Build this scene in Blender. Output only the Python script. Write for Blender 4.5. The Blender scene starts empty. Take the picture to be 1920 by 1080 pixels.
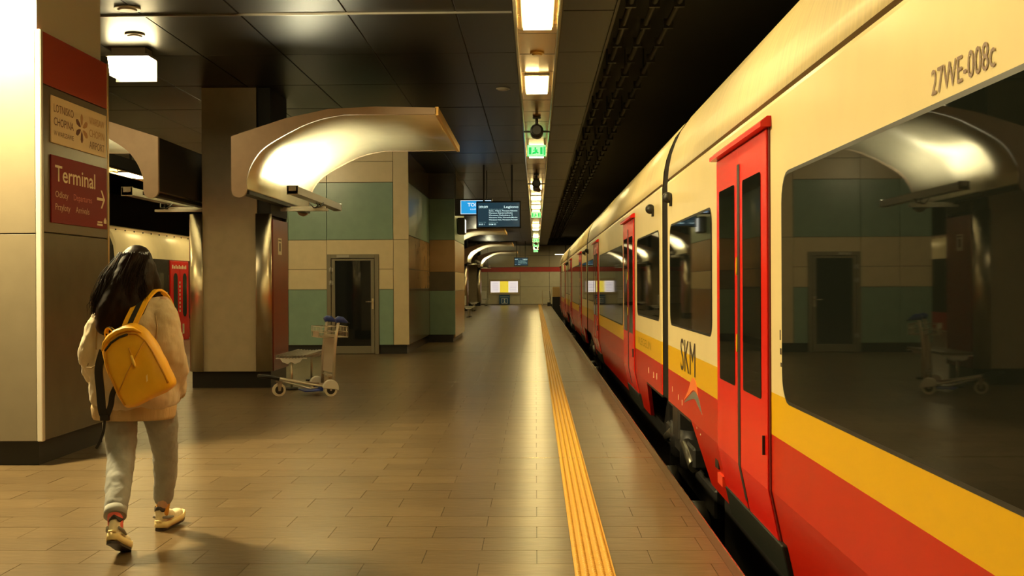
import bpy, bmesh, math, random
import numpy as np
from mathutils import Vector, Matrix, Euler
random.seed(7)
rng = np.random.default_rng(7)
SC = bpy.context.scene
COL = SC.collection
PI = math.pi

# ------------------------------------------------------------------ camera
F = 2133.0                                  # focal length in pixels of a 1920 wide frame
CAMZ = 1.45
d = Vector((44 / F, 7 / F, -1)).normalized()          # world +Y in camera axes
up = Vector((-math.sin(math.radians(.3)), math.cos(math.radians(.3)), 0))
up = (up - d * up.dot(d)).normalized()
rt = d.cross(up)
R = Matrix((rt, d, up))                     # rows: world axes in camera axes -> this is cam->world
cam = bpy.data.cameras.new('camera')
cam.sensor_width = 36.0
cam.lens = 36.0 * F / 1920
cam.clip_start = .05
cam.clip_end = 300
camo = bpy.data.objects.new('camera', cam)
COL.objects.link(camo)
camo.matrix_world = Matrix.Translation((0, 0, CAMZ)) @ R.to_4x4()
SC.camera = camo

# ------------------------------------------------------------------ world and exposure
w = bpy.data.worlds.new('world')
SC.world = w
w.use_nodes = True
w.node_tree.nodes['Background'].inputs[0].default_value = (.9, .75, .4, 1)
w.node_tree.nodes['Background'].inputs[1].default_value = .001
SC.view_settings.view_transform = 'Standard'
SC.view_settings.look = 'None'
SC.view_settings.gamma = 1
SC.view_settings.use_curve_mapping = False
SC.view_settings.exposure = 0.58
L_STRIP = 33.0      # radiance of the lamps in the ceiling channel
L_TROUGH = 95.0     # of the linear uplights under the canopies
L_BOX = 26.0         # of the box lamps
L_BOXB = 760.0       # of the brighter box lamp in front of the cream block
WARM = (1.0, .77, .31)
WARM2 = (1.0, .80, .40)

# ------------------------------------------------------------------ materials
MATS = {}
def mat(name, col=(.5, .5, .5), rough=.5, metal=0., noise=0., nscale=8., bump=0., bscale=40., spec=.5, coat=0.,
        emit=None, estr=0., stretch=(1, 1, 1), islands=0., sheen=0.):
    if name in MATS: return MATS[name]
    m = bpy.data.materials.new(name)
    m.use_nodes = True
    nt = m.node_tree
    b = nt.nodes['Principled BSDF']
    b.inputs['Base Color'].default_value = (*col, 1)
    b.inputs['Roughness'].default_value = rough
    b.inputs['Metallic'].default_value = metal
    b.inputs['Specular IOR Level'].default_value = spec
    b.inputs['Coat Weight'].default_value = coat
    b.inputs['Sheen Weight'].default_value = sheen
    if coat: b.inputs['Coat Roughness'].default_value = .06
    if emit:
        b.inputs['Emission Color'].default_value = (*emit, 1)
        b.inputs['Emission Strength'].default_value = estr
    if noise or bump or islands:
        tc = nt.nodes.new('ShaderNodeTexCoord')
        mp = nt.nodes.new('ShaderNodeMapping')
        mp.inputs['Scale'].default_value = stretch
        nt.links.new(tc.outputs['Object'], mp.inputs['Vector'])
    if noise or islands:
        n = nt.nodes.new('ShaderNodeTexNoise')
        n.inputs['Scale'].default_value = nscale
        n.inputs['Detail'].default_value = 5
        nt.links.new(mp.outputs[0], n.inputs['Vector'])
        mr = nt.nodes.new('ShaderNodeMapRange')
        mr.inputs['From Min'].default_value = .25
        mr.inputs['From Max'].default_value = .75
        mr.inputs['To Min'].default_value = 1 - noise
        mr.inputs['To Max'].default_value = 1 + noise
        nt.links.new(n.outputs['Fac'], mr.inputs['Value'])
        val = mr.outputs[0]
        if islands:
            g = nt.nodes.new('ShaderNodeNewGeometry')
            oi = nt.nodes.new('ShaderNodeObjectInfo')
            ad = nt.nodes.new('ShaderNodeMath'); ad.operation = 'ADD'
            nt.links.new(g.outputs['Random Per Island'], ad.inputs[0])
            nt.links.new(oi.outputs['Random'], ad.inputs[1])
            fr = nt.nodes.new('ShaderNodeMath'); fr.operation = 'FRACT'
            nt.links.new(ad.outputs[0], fr.inputs[0])
            m2 = nt.nodes.new('ShaderNodeMapRange')
            m2.inputs['To Min'].default_value = 1 - islands
            m2.inputs['To Max'].default_value = 1 + islands
            nt.links.new(fr.outputs[0], m2.inputs['Value'])
            mu = nt.nodes.new('ShaderNodeMath'); mu.operation = 'MULTIPLY'
            nt.links.new(val, mu.inputs[0]); nt.links.new(m2.outputs[0], mu.inputs[1])
            val = mu.outputs[0]
        mx = nt.nodes.new('ShaderNodeVectorMath'); mx.operation = 'SCALE'
        mx.inputs[0].default_value = col
        nt.links.new(val, mx.inputs['Scale'])
        nt.links.new(mx.outputs[0], b.inputs['Base Color'])
    if bump:
        n2 = nt.nodes.new('ShaderNodeTexNoise')
        n2.inputs['Scale'].default_value = bscale
        n2.inputs['Detail'].default_value = 4
        nt.links.new(mp.outputs[0], n2.inputs['Vector'])
        bp = nt.nodes.new('ShaderNodeBump')
        bp.inputs['Strength'].default_value = bump
        bp.inputs['Distance'].default_value = .01
        nt.links.new(n2.outputs['Fac'], bp.inputs['Height'])
        nt.links.new(bp.outputs[0], b.inputs['Normal'])
    MATS[name] = m
    return m

floor_m = mat('floor tile', (.138, .094, .047), .28, spec=.42, noise=.22, nscale=6, bump=.14, bscale=9, islands=.13, stretch=(1, 3, 1))
grout_m = mat('grout', (.03, .022, .014), .6)
steel_m = mat('brushed steel', (.66, .58, .44), .30, 1., noise=.08, nscale=5, bump=.02, bscale=60, stretch=(1, 1, .04))
brass_m = mat('steel edge strip', (.75, .66, .46), .25, 1.)
tact_m = mat('yellow tactile plate', (.68, .38, .045), .5, noise=.08, nscale=20)
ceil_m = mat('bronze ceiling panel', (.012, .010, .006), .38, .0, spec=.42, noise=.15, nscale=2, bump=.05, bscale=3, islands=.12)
black_m = mat('black void', (.006, .006, .005), .7)
dark_m = mat('dark painted metal', (.025, .024, .020), .5)
chan_m = mat('channel soffit panel', (.52, .31, .085), .22, .45, noise=.1, nscale=3)
rail_m = mat('channel rail', (.70, .60, .42), .22, 1.)
cream_p = mat('cream panel', (.60, .50, .31), .33, noise=.06, nscale=5, bump=.04, bscale=200)
teal_p = mat('teal panel', (.20, .31, .24), .32, noise=.08, nscale=4, bump=.04, bscale=200)
brown_p = mat('amber brown panel', (.36, .22, .09), .25, noise=.08, nscale=4)
olive_p = mat('dark olive panel', (.10, .085, .055), .22, noise=.1, nscale=4)
plinth_m = mat('black plinth', (.012, .012, .011), .4)
conc_m = mat('grey column panel', (.46, .385, .265), .42, noise=.08, nscale=6, bump=.08, bscale=120)
shaft_m = mat('shade-darkened column shaft', (.012, .012, .009), .5, noise=.1, nscale=5)  # shade on the upper column put into a near-black colour
maroon_m = mat('maroon panel', (.20, .035, .022), .28, noise=.05, nscale=5)
redrefl_m = mat('panel with painted red reflection', (.35, .05, .025), .22)  # reflected red of train and lamp painted onto a grey-brown panel
vault_m = mat('satin canopy soffit', (.74, .68, .50), .36, .35, noise=.05, nscale=4)
plate_m = mat('rose beige end plate', (.50, .37, .26), .48, noise=.07, nscale=8)
gold_m = mat('polished edge', (.85, .52, .16), .48, .8)
grey_m = mat('grey aluminium', (.36, .34, .29), .38, .6)
lgrey_m = mat('light grey paint', (.55, .52, .45), .42)
white_m = mat('white paint', (.80, .77, .70), .4)
train_cream = mat('train cream paint', (.77, .635, .34), .28, noise=.05, nscale=2.5, spec=.3, bump=.015, bscale=4)
train_roof = mat('train roof paint', (.72, .59, .32), .34, noise=.15, nscale=5, stretch=(1, 6, .4))
train_yellow = mat('train yellow paint', (.74, .42, .003), .3, spec=.3)
train_red = mat('train red paint', (.50, .013, .003), .3, spec=.3, noise=.04, nscale=3)
door_red = mat('door red paint', (.70, .010, .004), .26, spec=.35)
glass_m = mat('dark train glass', (.008, .010, .008), .025, spec=.20)
rubber_m = mat('black rubber', (.012, .011, .010), .45)
gutter_m = mat('gutter seal', (.22, .14, .05), .4)
step_m = mat('door step', (.010, .012, .008), .55, spec=.25, bump=.2, bscale=150)
bogie_m = mat('bogie grime', (.022, .020, .017), .45, noise=.3, nscale=12)
print_m = mat('dark print', (.055, .035, .02), .5)
printy_m = mat('brown print', (.42, .26, .03), .5)
orange_m = mat('orange emblem', (.85, .20, .05), .35)
gemb_m = mat('grey emblem', (.16, .16, .14), .35)
cream_print = mat('cream print', (.80, .66, .42), .5)
sign_cream = mat('sign cream', (.72, .54, .30), .4)
sign_red = mat('sign red', (.19, .006, .005), .5, spec=.2)
sign_dk = mat('sign dark print', (.13, .035, .02), .5)
sign_br = mat('sign brown print', (.45, .22, .08), .5)
lamp_m = mat('lamp diffuser', (.9, .85, .75), .5, emit=WARM, estr=L_STRIP)
lampe_m = mat('lamp end diffuser', (.9, .85, .75), .5, emit=WARM, estr=L_STRIP * .25)
box_m = mat('box lamp glass', (.9, .85, .75), .4, emit=WARM2, estr=L_BOX)
trough_m = mat('uplight tube', (.9, .85, .75), .5, emit=(1, .92, .58), estr=L_TROUGH)
fillw_m = mat('added wall fill lamp', (.9, .85, .75), .4, emit=WARM2, estr=62.0)  # glow of the added lamp that brightens the teal wall
boxb_m = mat('bright box lamp glass', (.9, .85, .75), .4, emit=WARM2, estr=L_BOXB)
green_m = mat('exit sign green', (.02, .4, .1), .4, emit=(.02, .85, .16), estr=.5)
exitw_m = mat('exit sign white', (.8, .9, .8), .4, emit=(.45, 1, .5), estr=.6)
screen_m = mat('screen', (.01, .02, .03), .2, emit=(.012, .045, .07), estr=.55)
screent_m = mat('screen text', (.5, .7, .7), .4, emit=(.62, .85, .85), estr=.75)
screend_m = mat('screen dim text', (.2, .35, .35), .4, emit=(.30, .55, .55), estr=.45)
blue_m = mat('toilet sign blue', (.02, .25, .6), .3, emit=(.02, .36, .80), estr=.6)
bwhite_m = mat('toilet sign white', (.8, .9, 1), .3, emit=(.85, .95, 1), estr=.6)
poster_m = mat('poster glow', (.8, .8, .8), .4, emit=(.95, .85, .82), estr=.5)
postery_m = mat('poster yellow', (.8, .7, .1), .4, emit=(.95, .72, .05), estr=.45)
posterl_m = mat('poster lines', (.5, .5, .6), .4, emit=(.55, .5, .6), estr=.4)
info_m = mat('information sign blue', (.02, .10, .25), .35)
blue_pl = mat('blue plastic', (.03, .06, .32), .3)
jacket_m = mat('beige jacket cloth', (.60, .48, .30), .8, noise=.08, nscale=14, bump=.35, bscale=22, stretch=(1.6, 1.6, .5), sheen=.2)
rib_m = mat('jacket rib knit', (.56, .40, .20), .85, noise=.1, nscale=30, bump=.5, bscale=90, stretch=(1, 1, .05))
denim_m = mat('pale denim', (.29, .29, .27), .85, noise=.16, nscale=10, bump=.4, bscale=26, stretch=(1, 1, .9))
hair_m = mat('dark brown hair', (.014, .006, .003), .5, noise=.4, nscale=18, stretch=(4, 4, .3), spec=.12)
hairl_m = mat('painted lit hair edge', (.10, .045, .014), .45, noise=.3, nscale=20, spec=.4)  # lighter copy of the hair colour, stands in for light on its edge
skin_m = mat('skin', (.55, .33, .22), .5)
bag_m = mat('yellow nylon', (.90, .47, .015), .48, noise=.06, nscale=9, bump=.25, bscale=16)
bagd_m = mat('dark yellow piping', (.62, .28, .01), .5)
web_m = mat('black webbing', (.012, .010, .009), .7)
shoe_m = mat('cream shoe mesh', (.80, .70, .46), .6, noise=.08, nscale=40)
shoeg_m = mat('grey shoe overlay', (.26, .25, .22), .55)
sole_m = mat('yellowish midsole', (.82, .66, .30), .55)
osole_m = mat('dark outsole', (.03, .022, .018), .6)
sockp_m = mat('pink sock', (.85, .17, .13), .8)
socky_m = mat('mustard sock', (.60, .28, .03), .8)
paper_m = mat('paper', (.72, .66, .52), .6)
iris_m = mat('eye', (.05, .03, .02), .2)

# ------------------------------------------------------------------ mesh helpers
WL = {}
class MB:
    def __init__(s): s.v = []; s.f = []; s.m = []; s.sm = []
    def add(s, vs, fs, mi=0, smooth=False):
        o = len(s.v)
        s.v += [tuple(p) for p in vs]
        for f in fs:
            s.f.append(tuple(i + o for i in f)); s.m.append(mi); s.sm.append(smooth)
        return s
    def box(s, x0, x1, y0, y1, z0, z1, mi=0):
        vs = [(x, y, z) for z in (z0, z1) for y in (y0, y1) for x in (x0, x1)]
        return s.add(vs, [(0, 2, 3, 1), (4, 5, 7, 6), (0, 1, 5, 4), (2, 6, 7, 3), (0, 4, 6, 2), (1, 3, 7, 5)], mi)
    def cbox(s, x0, x1, y0, y1, z0, z1, c, mi=0):          # box with a chamfer on the edges along every axis
        bm = bmesh.new(); bmesh.ops.create_cube(bm, size=1)
        for v in bm.verts: v.co = Vector(((x0 + x1) / 2 + v.co.x * (x1 - x0), (y0 + y1) / 2 + v.co.y * (y1 - y0), (z0 + z1) / 2 + v.co.z * (z1 - z0)))
        bmesh.ops.bevel(bm, geom=bm.edges[:], offset=c, segments=1, affect='EDGES')
        bm.verts.index_update()
        s.add([v.co[:] for v in bm.verts], [[v.index for v in f.verts] for f in bm.faces], mi); bm.free()
        return s
    def prism(s, poly, axis, a, b, mi=0, smooth=False):    # poly in the two other axes (cyclic order xy, yz->(y,z), xz->(x,z))
        n = len(poly)
        def mk(p, t):
            return {'x': (t, p[0], p[1]), 'y': (p[0], t, p[1]), 'z': (p[0], p[1], t)}[axis]
        vs = [mk(p, a) for p in poly] + [mk(p, b) for p in poly]
        s.add(vs, [tuple(range(n))[::-1], tuple(range(n, 2 * n))], mi)
        o = len(s.v) - 2 * n
        for i in range(n):
            j = (i + 1) % n
            s.f.append((o + i, o + j, o + n + j, o + n + i)); s.m.append(mi); s.sm.append(smooth)
        return s
    def tube(s, pts, r, n=8, mi=0, cap=True):
        pts = [Vector(p) for p in pts]
        rs = r if isinstance(r, (list, tuple)) else [r] * len(pts)
        rings = []
        prev = None
        for i, p in enumerate(pts):
            t = (pts[min(i + 1, len(pts) - 1)] - pts[max(i - 1, 0)]).normalized()
            if prev is None:
                a = t.orthogonal().normalized()
            else:
                a = (prev - t * prev.dot(t))
                a = a.normalized() if a.length > 1e-5 else t.orthogonal().normalized()
            prev = a; bb = t.cross(a)
            rings.append([p + rs[i] * (math.cos(2 * PI * k / n) * a + math.sin(2 * PI * k / n) * bb) for k in range(n)])
        return s.rings(rings, mi, cap)
    def rings(s, rings, mi=0, cap=True, smooth=True):
        n = len(rings[0]); o = len(s.v)
        for r_ in rings: s.v += [tuple(p) for p in r_]
        for i in range(len(rings) - 1):
            for k in range(n):
                k2 = (k + 1) % n
                s.f.append((o + i * n + k, o + i * n + k2, o + (i + 1) * n + k2, o + (i + 1) * n + k)); s.m.append(mi); s.sm.append(smooth)
        if cap:
            s.f.append(tuple(o + k for k in range(n))[::-1]); s.m.append(mi); s.sm.append(False)
            e = o + (len(rings) - 1) * n
            s.f.append(tuple(e + k for k in range(n))); s.m.append(mi); s.sm.append(False)
        return s
    def cyl(s, p0, p1, r, n=16, mi=0, r1=None): return s.tube([p0, p1], [r, r if r1 is None else r1], n, mi)
    def ell(s, c, r, n=12, m=8, mi=0, rot=None):
        rr = []
        for i in range(m + 1):
            th = PI * i / m; th = min(max(th, .02), PI - .02)
            ring = []
            for k in range(n):
                p = Vector((r[0] * math.sin(th) * math.cos(2 * PI * k / n), r[1] * math.sin(th) * math.sin(2 * PI * k / n), -r[2] * math.cos(th)))
                if rot: p = rot @ p
                ring.append(Vector(c) + p)
            rr.append(ring)
        return s.rings(rr, mi)
    def cap(s, p0, p1, r0, r1, n=12, mi=0):                # tapered capsule
        p0 = Vector(p0); p1 = Vector(p1); dd = (p1 - p0); L = dd.length; t = dd / L
        pts = []; rs = []
        for a in (-75, -50, -25): pts.append(p0 + t * (r0 * math.sin(math.radians(a)))); rs.append(r0 * math.cos(math.radians(a)))
        pts.append(p0); rs.append(r0); pts.append(p1); rs.append(r1)
        for a in (25, 50, 75): pts.append(p1 + t * (r1 * math.sin(math.radians(a)))); rs.append(r1 * math.cos(math.radians(a)))
        return s.tube(pts, rs, n, mi)
    def chain(s, pts, rs, n=12, mi=0):
        for i in range(len(pts) - 1): s.cap(pts[i], pts[i + 1], rs[i], rs[i + 1], n, mi)
        return s
    def mesh(s, name, mats, off=(0, 0, 0)):
        me = bpy.data.meshes.new(name)
        me.from_pydata([(p[0] - off[0], p[1] - off[1], p[2] - off[2]) for p in s.v], [], s.f)
        for m_ in (mats if isinstance(mats, (list, tuple)) else [mats]): me.materials.append(m_)
        me.polygons.foreach_set('material_index', s.m)
        me.polygons.foreach_set('use_smooth', s.sm)
        me.update()
        return me
    def build(s, name, mats, parent=None, base=None, bevel=0, seg=1, fixn=True):
        """verts are world coordinates; base = world origin of the object"""
        pw = WL[parent.name] if parent else (0, 0, 0)
        b = base if base is not None else (pw if parent else (0, 0, 0))
        me = s.mesh(name, mats, b)
        if fixn:
            bm = bmesh.new(); bm.from_mesh(me); bmesh.ops.recalc_face_normals(bm, faces=bm.faces); bm.to_mesh(me); bm.free()
        o = bpy.data.objects.new(name, me); COL.objects.link(o)
        o.location = (b[0] - pw[0], b[1] - pw[1], b[2] - pw[2])
        if parent: o.parent = parent
        WL[o.name] = tuple(b)
        if bevel:
            md = o.modifiers.new('bevel', 'BEVEL'); md.width = bevel; md.segments = seg; md.limit_method = 'ANGLE'; md.angle_limit = .6
        return o
def link_mesh(name, me, parent, loc):
    o = bpy.data.objects.new(name, me); COL.objects.link(o); o.parent = parent; o.location = loc
    return o
def thing(name, label, cat, base=(0, 0, 0), group=None, rotz=0, kind=None):
    o = bpy.data.objects.new(name, None); COL.objects.link(o); o.location = base; o.rotation_euler.z = rotz
    o.empty_display_size = .1
    WL[o.name] = tuple(base)
    if kind: o['kind'] = kind
    return tag(o, label, cat, group)
def tag(o, label, cat, group=None):
    o['label'] = label; o['category'] = cat
    if group: o['group'] = group
    return o
def struct(o, label=None, cat=None):
    o['kind'] = 'structure'
    if label: o['label'] = label
    if cat: o['category'] = cat
    return o
def copy_tree(o, parent=None):
    c = o.copy(); COL.objects.link(c); c.parent = parent
    WL[c.name] = WL.get(o.name, (0, 0, 0))
    for ch in list(o.children): copy_tree(ch, c)
    return c
def rrect(x0, x1, y0, y1, r, n=5):
    pts = []
    for cx, cy, a0 in ((x1 - r, y1 - r, 0), (x0 + r, y1 - r, 90), (x0 + r, y0 + r, 180), (x1 - r, y0 + r, 270)):
        for k in range(n + 1):
            a = math.radians(a0 + 90 * k / n); pts.append((cx + r * math.cos(a), cy + r * math.sin(a)))
    return pts
def text(name, s, m, parent, origin, right, upv, height, width=None, extrude=.001, align='LEFT', bold=0.):
    """flat lettering: origin = lower left corner (world), right and upv = directions, height = cap height"""
    cu = bpy.data.curves.new('t', 'FONT'); cu.body = s; cu.size = 1.0; cu.resolution_u = 3
    cu.extrude = 0; cu.offset = bold
    to = bpy.data.objects.new('t', cu); COL.objects.link(to)
    bpy.context.view_layer.update()
    me = bpy.data.meshes.new_from_object(to.evaluated_get(bpy.context.evaluated_depsgraph_get()))
    bpy.data.objects.remove(to); bpy.data.curves.remove(cu)
    co = np.array([v.co[:] for v in me.vertices])
    x0, x1 = co[:, 0].min(), co[:, 0].max()
    cap = .71
    sy = height / cap
    sx = sy if width is None else width / (x1 - x0)
    rv = Vector(right).normalized(); uv = Vector(upv).normalized(); nv = rv.cross(uv)
    O = Vector(origin); pw = Vector(WL[parent.name]) if parent else Vector()
    for v in me.vertices:
        v.co = O - pw + rv * ((v.co.x - x0) * sx) + uv * (v.co.y * sy) + nv * extrude
    me.materials.clear(); me.materials.append(m)
    me.name = name
    o = bpy.data.objects.new(name, me); COL.objects.link(o)
    if parent: o.parent = parent
    WL[o.name] = tuple(pw)
    return o

# ================================================================== STRUCTURE
EDGE = 1.03          # platform edge
EDGEL = -9.52
YEND = 81.6
YB = -6.0
# ---- platform floor
fl = MB(); fl.box(EDGEL, EDGE - .06, YB, YEND, -.9, -.005)
floor = struct(fl.build('floor', grout_m, base=(0, 0, 0)))
# single tiles close to the camera, the rest as one joined part
TW, TD, G = .6, .3, .0035
tile_me = MB().box(-TW / 2 + G / 2, TW / 2 - G / 2, -TD / 2 + G / 2, TD / 2 - G / 2, -.02, 0).mesh('tile', floor_m)
bmx = bmesh.new(); bmx.from_mesh(tile_me); bmesh.ops.recalc_face_normals(bmx, faces=bmx.faces); bmx.to_mesh(tile_me); bmx.free()
Y0 = 9.5
rest = MB()
def tile_into(mb, x0, x1, y0, y1):
    mb.add([(x0, y0, 0), (x1, y0, 0), (x1, y1, 0), (x0, y1, 0), (x0, y0, -.02), (x1, y0, -.02), (x1, y1, -.02), (x0, y1, -.02)],
           [(0, 1, 2, 3), (0, 4, 5, 1), (1, 5, 6, 2), (2, 6, 7, 3), (3, 7, 4, 0)])
XT0, XT1 = .190, .392          # tactile strip
kmin, kmax = int((YB - Y0) / TD), int((YEND - Y0) / TD)
for k in range(kmin, kmax):
    y0 = Y0 + k * TD; sh = .3 if k % 2 else 0.
    near = 4.3 <= y0 < 9.45
    x = -9.6 + sh
    while x < EDGE:
        a, b_ = max(x, EDGEL), min(x + TW, EDGE - .055)
        for (p, q) in ((a, min(b_, XT0)), (max(a, XT1), b_)):
            if q - p < .02: continue
            if near and p >= -4.9 and abs(q - p - TW) < 1e-3:
                link_mesh('tile', tile_me, floor, ((p + q) / 2, y0 + TD / 2, random.uniform(-.0006, .0006)))
            elif near and p >= -4.9:
                mbt = MB(); tile_into(mbt, p + G / 2, q - G / 2, y0 + G / 2, y0 + TD - G / 2)
                mbt.build('tile', floor_m, floor, fixn=False)
            else:
                tile_into(rest, p + G / 2, q - G / 2, y0 + G / 2, y0 + TD - G / 2)
        x += TW
ro = rest.build('tile_field', floor_m, floor, fixn=False); ro['kind'] = 'stuff'
# steel expansion strips across the floor, platform edge
n_trim = 1
for y in (9.5, 16.92, 24.3, 31.7, 39.1, 46.5, 53.9):
    o = MB().box(-9.3, EDGE - .06, y - .006, y + .006, -.004, .0012).build('trim_%d' % n_trim, brass_m); struct(o); n_trim += 1
e = MB(); e.box(EDGE - .055, EDGE, YB, YEND, -.10, .001)
e.box(EDGE - .008, EDGE, YB, YEND, .001, .003, 1)
struct(e.build('trim_%d' % n_trim, [mat('edge stone', (.10, .072, .04), .35, noise=.15, nscale=8), brass_m])); n_trim += 1
# tactile strip: bumps on plates
tp = MB()
TL = .30
tp.box(0, XT1 - XT0, 0, TL - .002, -.015, .001)
nc, nr = 5, 7
for i in range(nc):
    for j in range(nr):
        cx = (i + .5) * (XT1 - XT0) / nc; cy = (j + .5) * TL / nr
        cx += 0
        r0, r1, h = .0165, .009, .008
        n = 6
        vs = [(cx + r0 * .8 * math.cos(2 * PI * q / n), cy + r0 * .78 * math.sin(2 * PI * q / n), .001) for q in range(n)] + \
             [(cx + r1 * .8 * math.cos(2 * PI * q / n), cy + r1 * .78 * math.sin(2 * PI * q / n), .001 + h) for q in range(n)]
        tp.add(vs, [(q, (q + 1) % n, n + (q + 1) % n, n + q) for q in range(n)] + [tuple(range(n, 2 * n))], 0, True)
tme = tp.mesh('tactile_plate', tact_m)
ts = thing('trim_%d' % n_trim, 'yellow studded tactile strip running along the platform edge', 'tactile strip', (XT0, 0, 0)); ts['kind'] = 'structure'; n_trim += 1
del ts['category']
y = -.3
while y < YEND - .3:
    link_mesh('tactile_plate', tme, ts, (0, y, 0)); y += TL

# ---- track beds and outer walls
tb = MB(); tb.box(EDGE - .06, 5.2, YB, 92, -1.2, -1.1); struct(tb.build('floor_track', black_m))
tb = MB(); tb.box(-15.0, EDGEL, YB, 92, -1.2, -1.1); struct(tb.build('floor_track_far', black_m))
wm = mat('tunnel wall', (.05, .045, .035), .6, noise=.2, nscale=2)
struct(MB().box(5.2, 5.4, YB, 92, -1.2, 5.6).build('wall_right', wm))
struct(MB().box(-15.2, -15.0, YB, 92, -1.2, 5.6).build('wall_left', wm))
struct(MB().box(-15.2, 5.4, YB - .2, YB, -1.2, 5.6).build('wall_rear', mat('rear wall', (.20, .18, .13), .5)))
struct(MB().box(-15.2, 5.4, 92, 92.2, -1.2, 5.6).build('wall_tunnel_end', wm))

# ---- ceiling
CZ = 4.26
cs = MB(); cs.box(EDGEL, .83, YB, YEND, CZ + .012, CZ + .35)
ceil = struct(cs.build('ceiling', black_m, base=(0, 0, CZ)))
xe = [-9.5, -8.35, -7.25, -6.15, -5.05, -4.05, -3.05, -1.93, -.81, .03, .83]
crest = MB()
cache = {}
kk = 0
y = 11.7 - 2.1 * 8
while y < YEND - 1:
    g0 = .030 if (round((y - 11.7) / 2.1) % 3 == 0) else .008
    for i in range(len(xe) - 1):
        wx = xe[i + 1] - xe[i]
        if 4 < y < 48:
            key = (round(wx, 3), g0)
            if key not in cache:
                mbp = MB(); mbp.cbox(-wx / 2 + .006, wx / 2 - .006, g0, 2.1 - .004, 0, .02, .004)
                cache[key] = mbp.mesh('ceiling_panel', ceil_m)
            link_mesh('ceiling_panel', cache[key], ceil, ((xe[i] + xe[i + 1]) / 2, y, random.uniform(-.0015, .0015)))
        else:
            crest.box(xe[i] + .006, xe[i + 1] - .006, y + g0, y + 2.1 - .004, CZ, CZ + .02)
    y += 2.1
co = crest.build('ceiling_panel_field', ceil_m, ceil); co['kind'] = 'stuff'
# light joint profile across the ceiling
o = MB().box(EDGEL + .2, -.2, 11.70, 11.725, CZ - .018, CZ + .004).build('trim_%d' % n_trim, grey_m); struct(o); n_trim += 1
# fascia and high dark ceiling over the track, right and left
o = MB().box(.83, .86, YB, YEND, CZ, 4.75).build('trim_%d' % n_trim, dark_m); struct(o); n_trim += 1
struct(MB().box(.83, 5.4, YB, 92, 4.75, 4.9).build('ceiling_track', black_m))
struct(MB().box(-15.2, EDGEL, YB, 92, 4.75, 4.9).build('ceiling_track_far', black_m))
struct(MB().box(-15.2, .83, YEND + .3, 92, 4.26, 4.9).build('ceiling_end', black_m))
for i, (x, lab) in enumerate(((1.02, 'nearest the ceiling fascia'), (1.27, 'second from the ceiling fascia'), (1.53, 'third from the ceiling fascia'))):
    c = thing('cable_conduit', 'dark cable conduit above the track, %s' % lab, 'conduit', (x, 4, 4.42), 'cable conduits above the track')
    MB().cyl((x, YB + .1, 4.42), (x, 80, 4.42), .035, 8).build('pipe', dark_m, c)
    cl = MB()
    for q in range(75): cl.box(x - .055, x + .055, 4 + q * 1.0, 4.05 + q * 1.0, 4.36, 4.47)
    cl.build('clamp', dark_m, c)['kind'] = 'stuff'
    hg = MB()
    for q in range(19): hg.box(x - .012, x + .012, 4 + q * 4.0, 4.04 + q * 4.0, 4.44, 4.75)
    hg.build('hanger', dark_m, c)['kind'] = 'stuff'

# ---- light channels hung under the ceiling
CX, CW, SZ = .03, .18, 3.84
def channel(CX, name, lab):
    lc = thing(name, lab, 'x', (CX, 0, SZ)); lc['kind'] = 'structure'; del lc['category']; 
    MB().box(CX - CW, CX + CW, YB + .1, YEND - .05, SZ, SZ + .05).build('soffit', chan_m, lc)
    for sx in (-1, 1):
        MB().prism([(CX + sx * CW, SZ + .06), (CX + sx * CW, SZ - .055), (CX + sx * (CW + .012), SZ - .06), (CX + sx * (CW + .03), SZ - .045), (CX + sx * (CW + .03), SZ + .06)], 'y', YB + .1, YEND - .05).build('rail', rail_m, lc)
        MB().box(CX + sx * (CW + .03), CX + sx * (CW + .045), YB + .1, YEND - .05, SZ - .02, SZ + .22).build('side_panel', dark_m, lc)
    hb = MB()
    for q in range(24):
        hb.box(CX - .02, CX + .02, YB + 1 + q * 3.6, YB + 1.04 + q * 3.6, SZ + .05, CZ)
    hb.build('hanger', dark_m, lc)['kind'] = 'stuff'
    sj = MB()
    for q in range(80):
        sj.box(CX - CW, CX + CW, 3 + q * .98, 3.012 + q * .98, SZ - .001, SZ + .001)
    sj.build('soffit_joint', dark_m, lc)['kind'] = 'stuff'
channel(CX, 'trim_%d' % n_trim, 'long suspended light channel with shining rails above the tactile strip'); n_trim += 1
channel(-8.52, 'trim_%d' % n_trim, 'long suspended light channel beside the far track'); n_trim += 1

# ---- end wall
ew = thing('wall_end', 'grey panelled end wall with a red band beyond the platform', 'wall', (-4, YEND, 0)); ew['kind'] = 'structure'; del ew['category']
MB().box(-15, 5.3, YEND, YEND + .25, -1.1, 4.9).build('backing', dark_m, ew)
ewp = mat('end wall panel', (.58, .54, .40), .4, noise=.06, nscale=3)
for (x0, x1) in ((-9.4, -6.6), (-6.6, -3.42), (-3.42, -1.1), (-1.1, 1.0), (1.0, 4.8)):
    for (z0, z1, m_) in ((.02, 1.28, ewp), (1.28, 2.35, ewp), (2.68, 3.5, mat('end wall upper', (.34, .29, .19), .4)), (3.5, 4.24, mat('end wall upper'))):
        MB().cbox(x0 + .01, x1 - .01, YEND - .03, YEND, z0 + .008, z1 - .008, .004).build('wall_panel', m_, ew)
MB().box(-9.4, 4.8, YEND - .05, YEND, 2.36, 2.67).build('red_band', mat('red band', (.42, .025, .018), .35), ew)
MB().box(-9.4, 1.0, YEND - .04, YEND, 0, .03).build('skirting', plinth_m, ew)

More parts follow.
